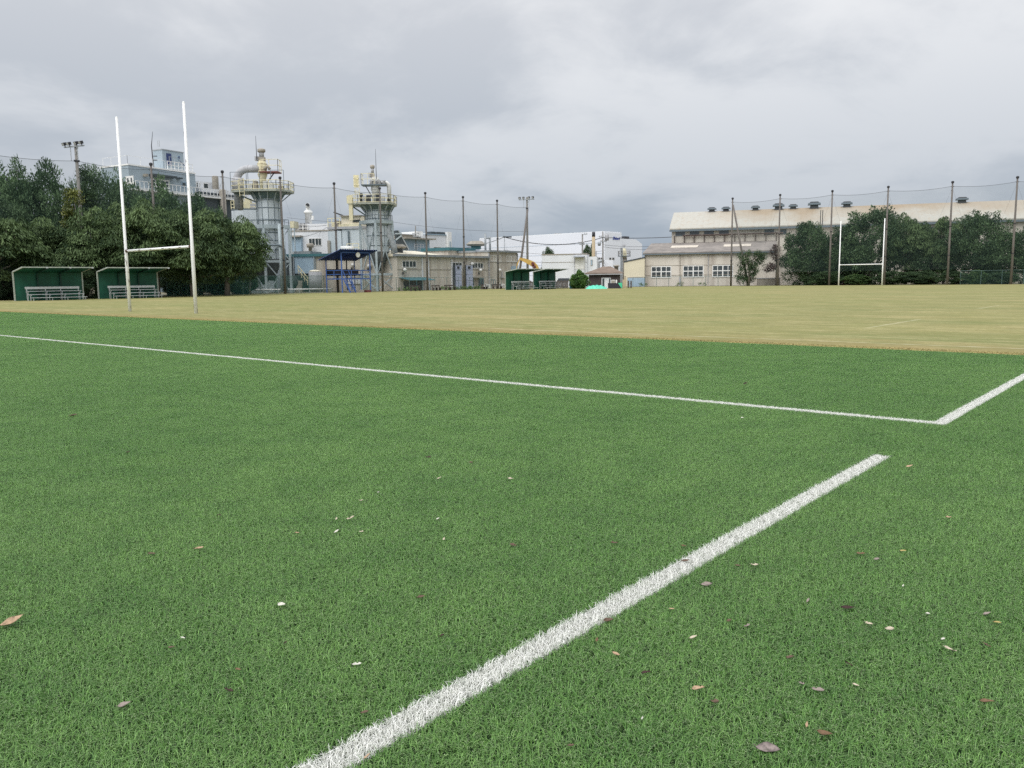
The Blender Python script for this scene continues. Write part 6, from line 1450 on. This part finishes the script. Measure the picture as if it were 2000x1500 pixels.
LV = [
 (23, 1215, 42, 'tan', 'largest tan leaf, wavy edged and raised, at the photo edge', 35, .5), (1500, 1459, 46, 'purple', 'big flat grey purple pointed leaf lowest on the turf', -20, .05),
 (1655, 1186, 27, 'dark', 'dark brown notched leaf standing out alone past the touchline', 0, .3), (1364, 1343, 27, 'tan', 'oval tan leaf with a brown middle, between the near line and the big purple leaf', -8, .25),
 (1611, 1431, 30, 'rust', 'narrow rust and cream folded leaf just above the big purple leaf', -35, .5), (1188, 1210, 22, 'brown', 'red brown leaf lying half on the near edge of the white touchline', -5, .3),
 (1338, 1095, 20, 'brown', 'torn brown leaf resting on the far edge of the white touchline', -20, .3), (1380, 1139, 25, 'grey', 'flat grey brown leaf just beyond the touchline, pointed at both ends', 0, .1),
 (1681, 1080, 20, 'rust', 'rust brown leaf straight above the dark notched leaf', 8, .25), (1598, 1345, 24, 'grey', 'rounded pale grey leaf right of the oval tan one'.replace('right of', 'next beyond'), -15, .25),
 (1566, 1333, 13, 'grey', 'small grey scrap touching the rounded pale grey leaf', -50, .4), (1737, 1226, 18, 'pale', 'broad cream leaf of the cream pair below the dark notched leaf', 5, .3),
 (1697, 1217, 16, 'pale', 'torn cream leaf of the cream pair below the dark notched leaf', -45, .5), (1855, 1268, 24, 'pale', 'cream and brown folded leaf standing on end by the photo edge', -50, .5),
 (1842, 1246, 9, 'white', 'tiny white scrap just above the folded cream and brown leaf', 20, .3), (1928, 1368, 24, 'rust', 'rust red leaf alone near the lower photo edge', -30, .2),
 (1927, 1258, 16, 'brown', 'brown leaf with a pale end at the photo edge', -60, .3), (1928, 1197, 17, 'grey', 'faded brown leaf above the yellow sliver', 0, .2), (1948, 1214, 14, 'ochre', 'thin yellow sliver by the photo edge', -5, .1),
 (1812, 1196, 9, 'white', 'tiny cream scrap midway between the cream pair and the yellow sliver', 0, .2), (1764, 1142, 8, 'white', 'white speck above the cream pair', 40, .2), (1776, 910, 14, 'tan', 'tan leaf beyond the end of the near white line', 0, .4),
 (1853, 1009, 13, 'tan', 'small tan leaf alone between the corner and the cream leaves', 0, .2), (1712, 1090, 14, 'grey', 'dull leaf beside the rust brown one', 10, .2), (1764, 1074, 12, 'ochre', 'faint straw leaf beyond the rust brown one', -15, .1),
 (1450, 815, 8, 'white', 'white fleck right under the long white line', 0, .2), (1473, 1102, 17, 'pale', 'cream leaf bent in the middle, past the touchline', -5, .5), (1441, 1103, 14, 'brown', 'brown leaf next to the bent cream leaf', 0, .2),
 (1312, 1188, 11, 'tan', 'small tan curl below the flat grey brown leaf', -30, .5), (1354, 1243, 17, 'pale', 'bright cream leaf between the touchline and the oval tan leaf', 10, .3), (1459, 1220, 13, 'grey', 'grey curled leaf beyond the bright cream leaf', 20, .5),
 (1424, 1210, 13, 'brown', 'faint brown leaf beside the grey curled leaf', 10, .2), (1578, 1172, 13, 'grey', 'upright grey leaf before the dark notched leaf', 50, .5), (1203, 1275, 17, 'tan', 'tan leaf stuck in the fibres below the touchline', -25, .3),
 (1165, 1248, 13, 'rust', 'upright rust leaf just below the red brown one on the line', 80, .4), (1262, 1312, 20, 'dark', 'black leaf alone between touchline and oval tan leaf', -15, .3), (1397, 1367, 18, 'brown', 'dull brown leaf under the oval tan leaf', -10, .2),
 (1543, 1281, 16, 'brown', 'brown leaf above the small grey scrap', -10, .2), (1658, 1295, 15, 'dark', 'dark twig like leaf past the rounded grey one', -40, .1), (1671, 1336, 13, 'pale', 'pale leaf tip below the dark twig like leaf', -30, .4),
 (1575, 1413, 14, 'tan', 'tan leaf standing on edge over the folded rust leaf', 60, .4), (1254, 1400, 10, 'white', 'little white bud on the turf below the black leaf', 60, .3), (1115, 1453, 15, 'brown', 'brown crumb near the lower end of the touchline', 0, .3),
 (717, 1475, 16, 'tan', 'pinkish tan leaf lying on the white touchline itself', 50, .3), (712, 1389, 17, 'brown', 'brown leaf sunk in the turf near the line end', 30, .2), (697, 1296, 21, 'white', 'striped white and dark leaf in the middle of the turf', -10, .3),
 (862, 1240, 15, 'dark', 'dark leaf with a white edge inside the turf corner', 10, .4), (822, 1165, 20, 'brown', 'maroon leaf alone in the middle of the turf', 15, .3), (551, 1180, 22, 'white', 'double white leaf like a small moth', -30, .5),
 (357, 1244, 10, 'white', 'small white fleck near the big tan leaf', -20, .3), (335, 1262, 14, 'brown', 'brown smudge of a leaf below the small white fleck', 10, .2), (465, 1306, 14, 'rust', 'reddish leaf bit between the moth like leaf and the grey tan one', -25, .3),
 (447, 1346, 20, 'dark', 'dark sunken leaf below the reddish bit', -10, .2), (243, 1374, 25, 'grey', 'grey tan leaf alone low on the turf', 12, .3), (558, 1253, 10, 'dark', 'dark crumb below the moth like leaf', 30, .3),
 (389, 1070, 20, 'tan', 'tan leaf with a brown tail, further up the turf', 5, .3), (296, 1080, 15, 'brown', 'faint brown leaf beside the tan leaf with a tail', 10, .1), (580, 1039, 11, 'tan', 'tiny tan leaf near the cream quartet', 0, .2),
 (657, 1012, 9, 'pale', 'upright cream petal of the cream quartet', 80, .4), (684, 1012, 16, 'pale', 'arched cream leaf of the cream quartet', 15, .8), (657, 1037, 13, 'white', 'whitest leaf of the cream quartet', 50, .4), (706, 1037, 10, 'pale', 'outermost cream leaf of the cream quartet', 0, .3),
 (706, 977, 13, 'pale', 'single cream leaf above the cream quartet', -20, .5), (739, 960, 7, 'white', 'white dot above the single cream leaf', 45, .2), (858, 933, 12, 'pale', 'pinkish cream leaf, one of two in a row beyond the quartet', 10, .4),
 (997, 934, 13, 'pale', 'cream leaf with dark underside, the other of the two in a row', -10, .5), (855, 1012, 8, 'white', 'white sliver in mid turf', 40, .3), (867, 1052, 10, 'pale', 'cream bud shaped leaf in mid turf', 80, .4), (920, 902, 12, 'brown', 'dark brown leaf above the two cream ones', 5, .2),
 (837, 892, 12, 'dark', 'black sliver above the two cream leaves', 10, .2), (1003, 1063, 18, 'brown', 'crumpled brown leaf in mid turf', -40, .4), (1200, 1059, 18, 'brown', 'long brown leaf before the touchline', 0, .1), (1335, 1064, 12, 'rust', 'small rust leaf just before the torn leaf on the line', 0, .2),
 (143, 811, 16, 'brown', 'brown leaf farthest up on the plain turf', -5, .3), (250, 882, 9, 'dark', 'dark fleck beyond the tan leaf with a tail', 20, .2), (428, 1005, 9, 'dark', 'dark fleck over the tan leaf with a tail', 20, .3), (1456, 748, 10, 'dark', 'dark fleck between the long white line and the dry pitch', 0, .2),
]
for i, (x, y, px, col, lab, ang, curl) in enumerate(LV): leaf(x, y, px, col, lab, ang, curl, asp=.34 + .14 * random.random())
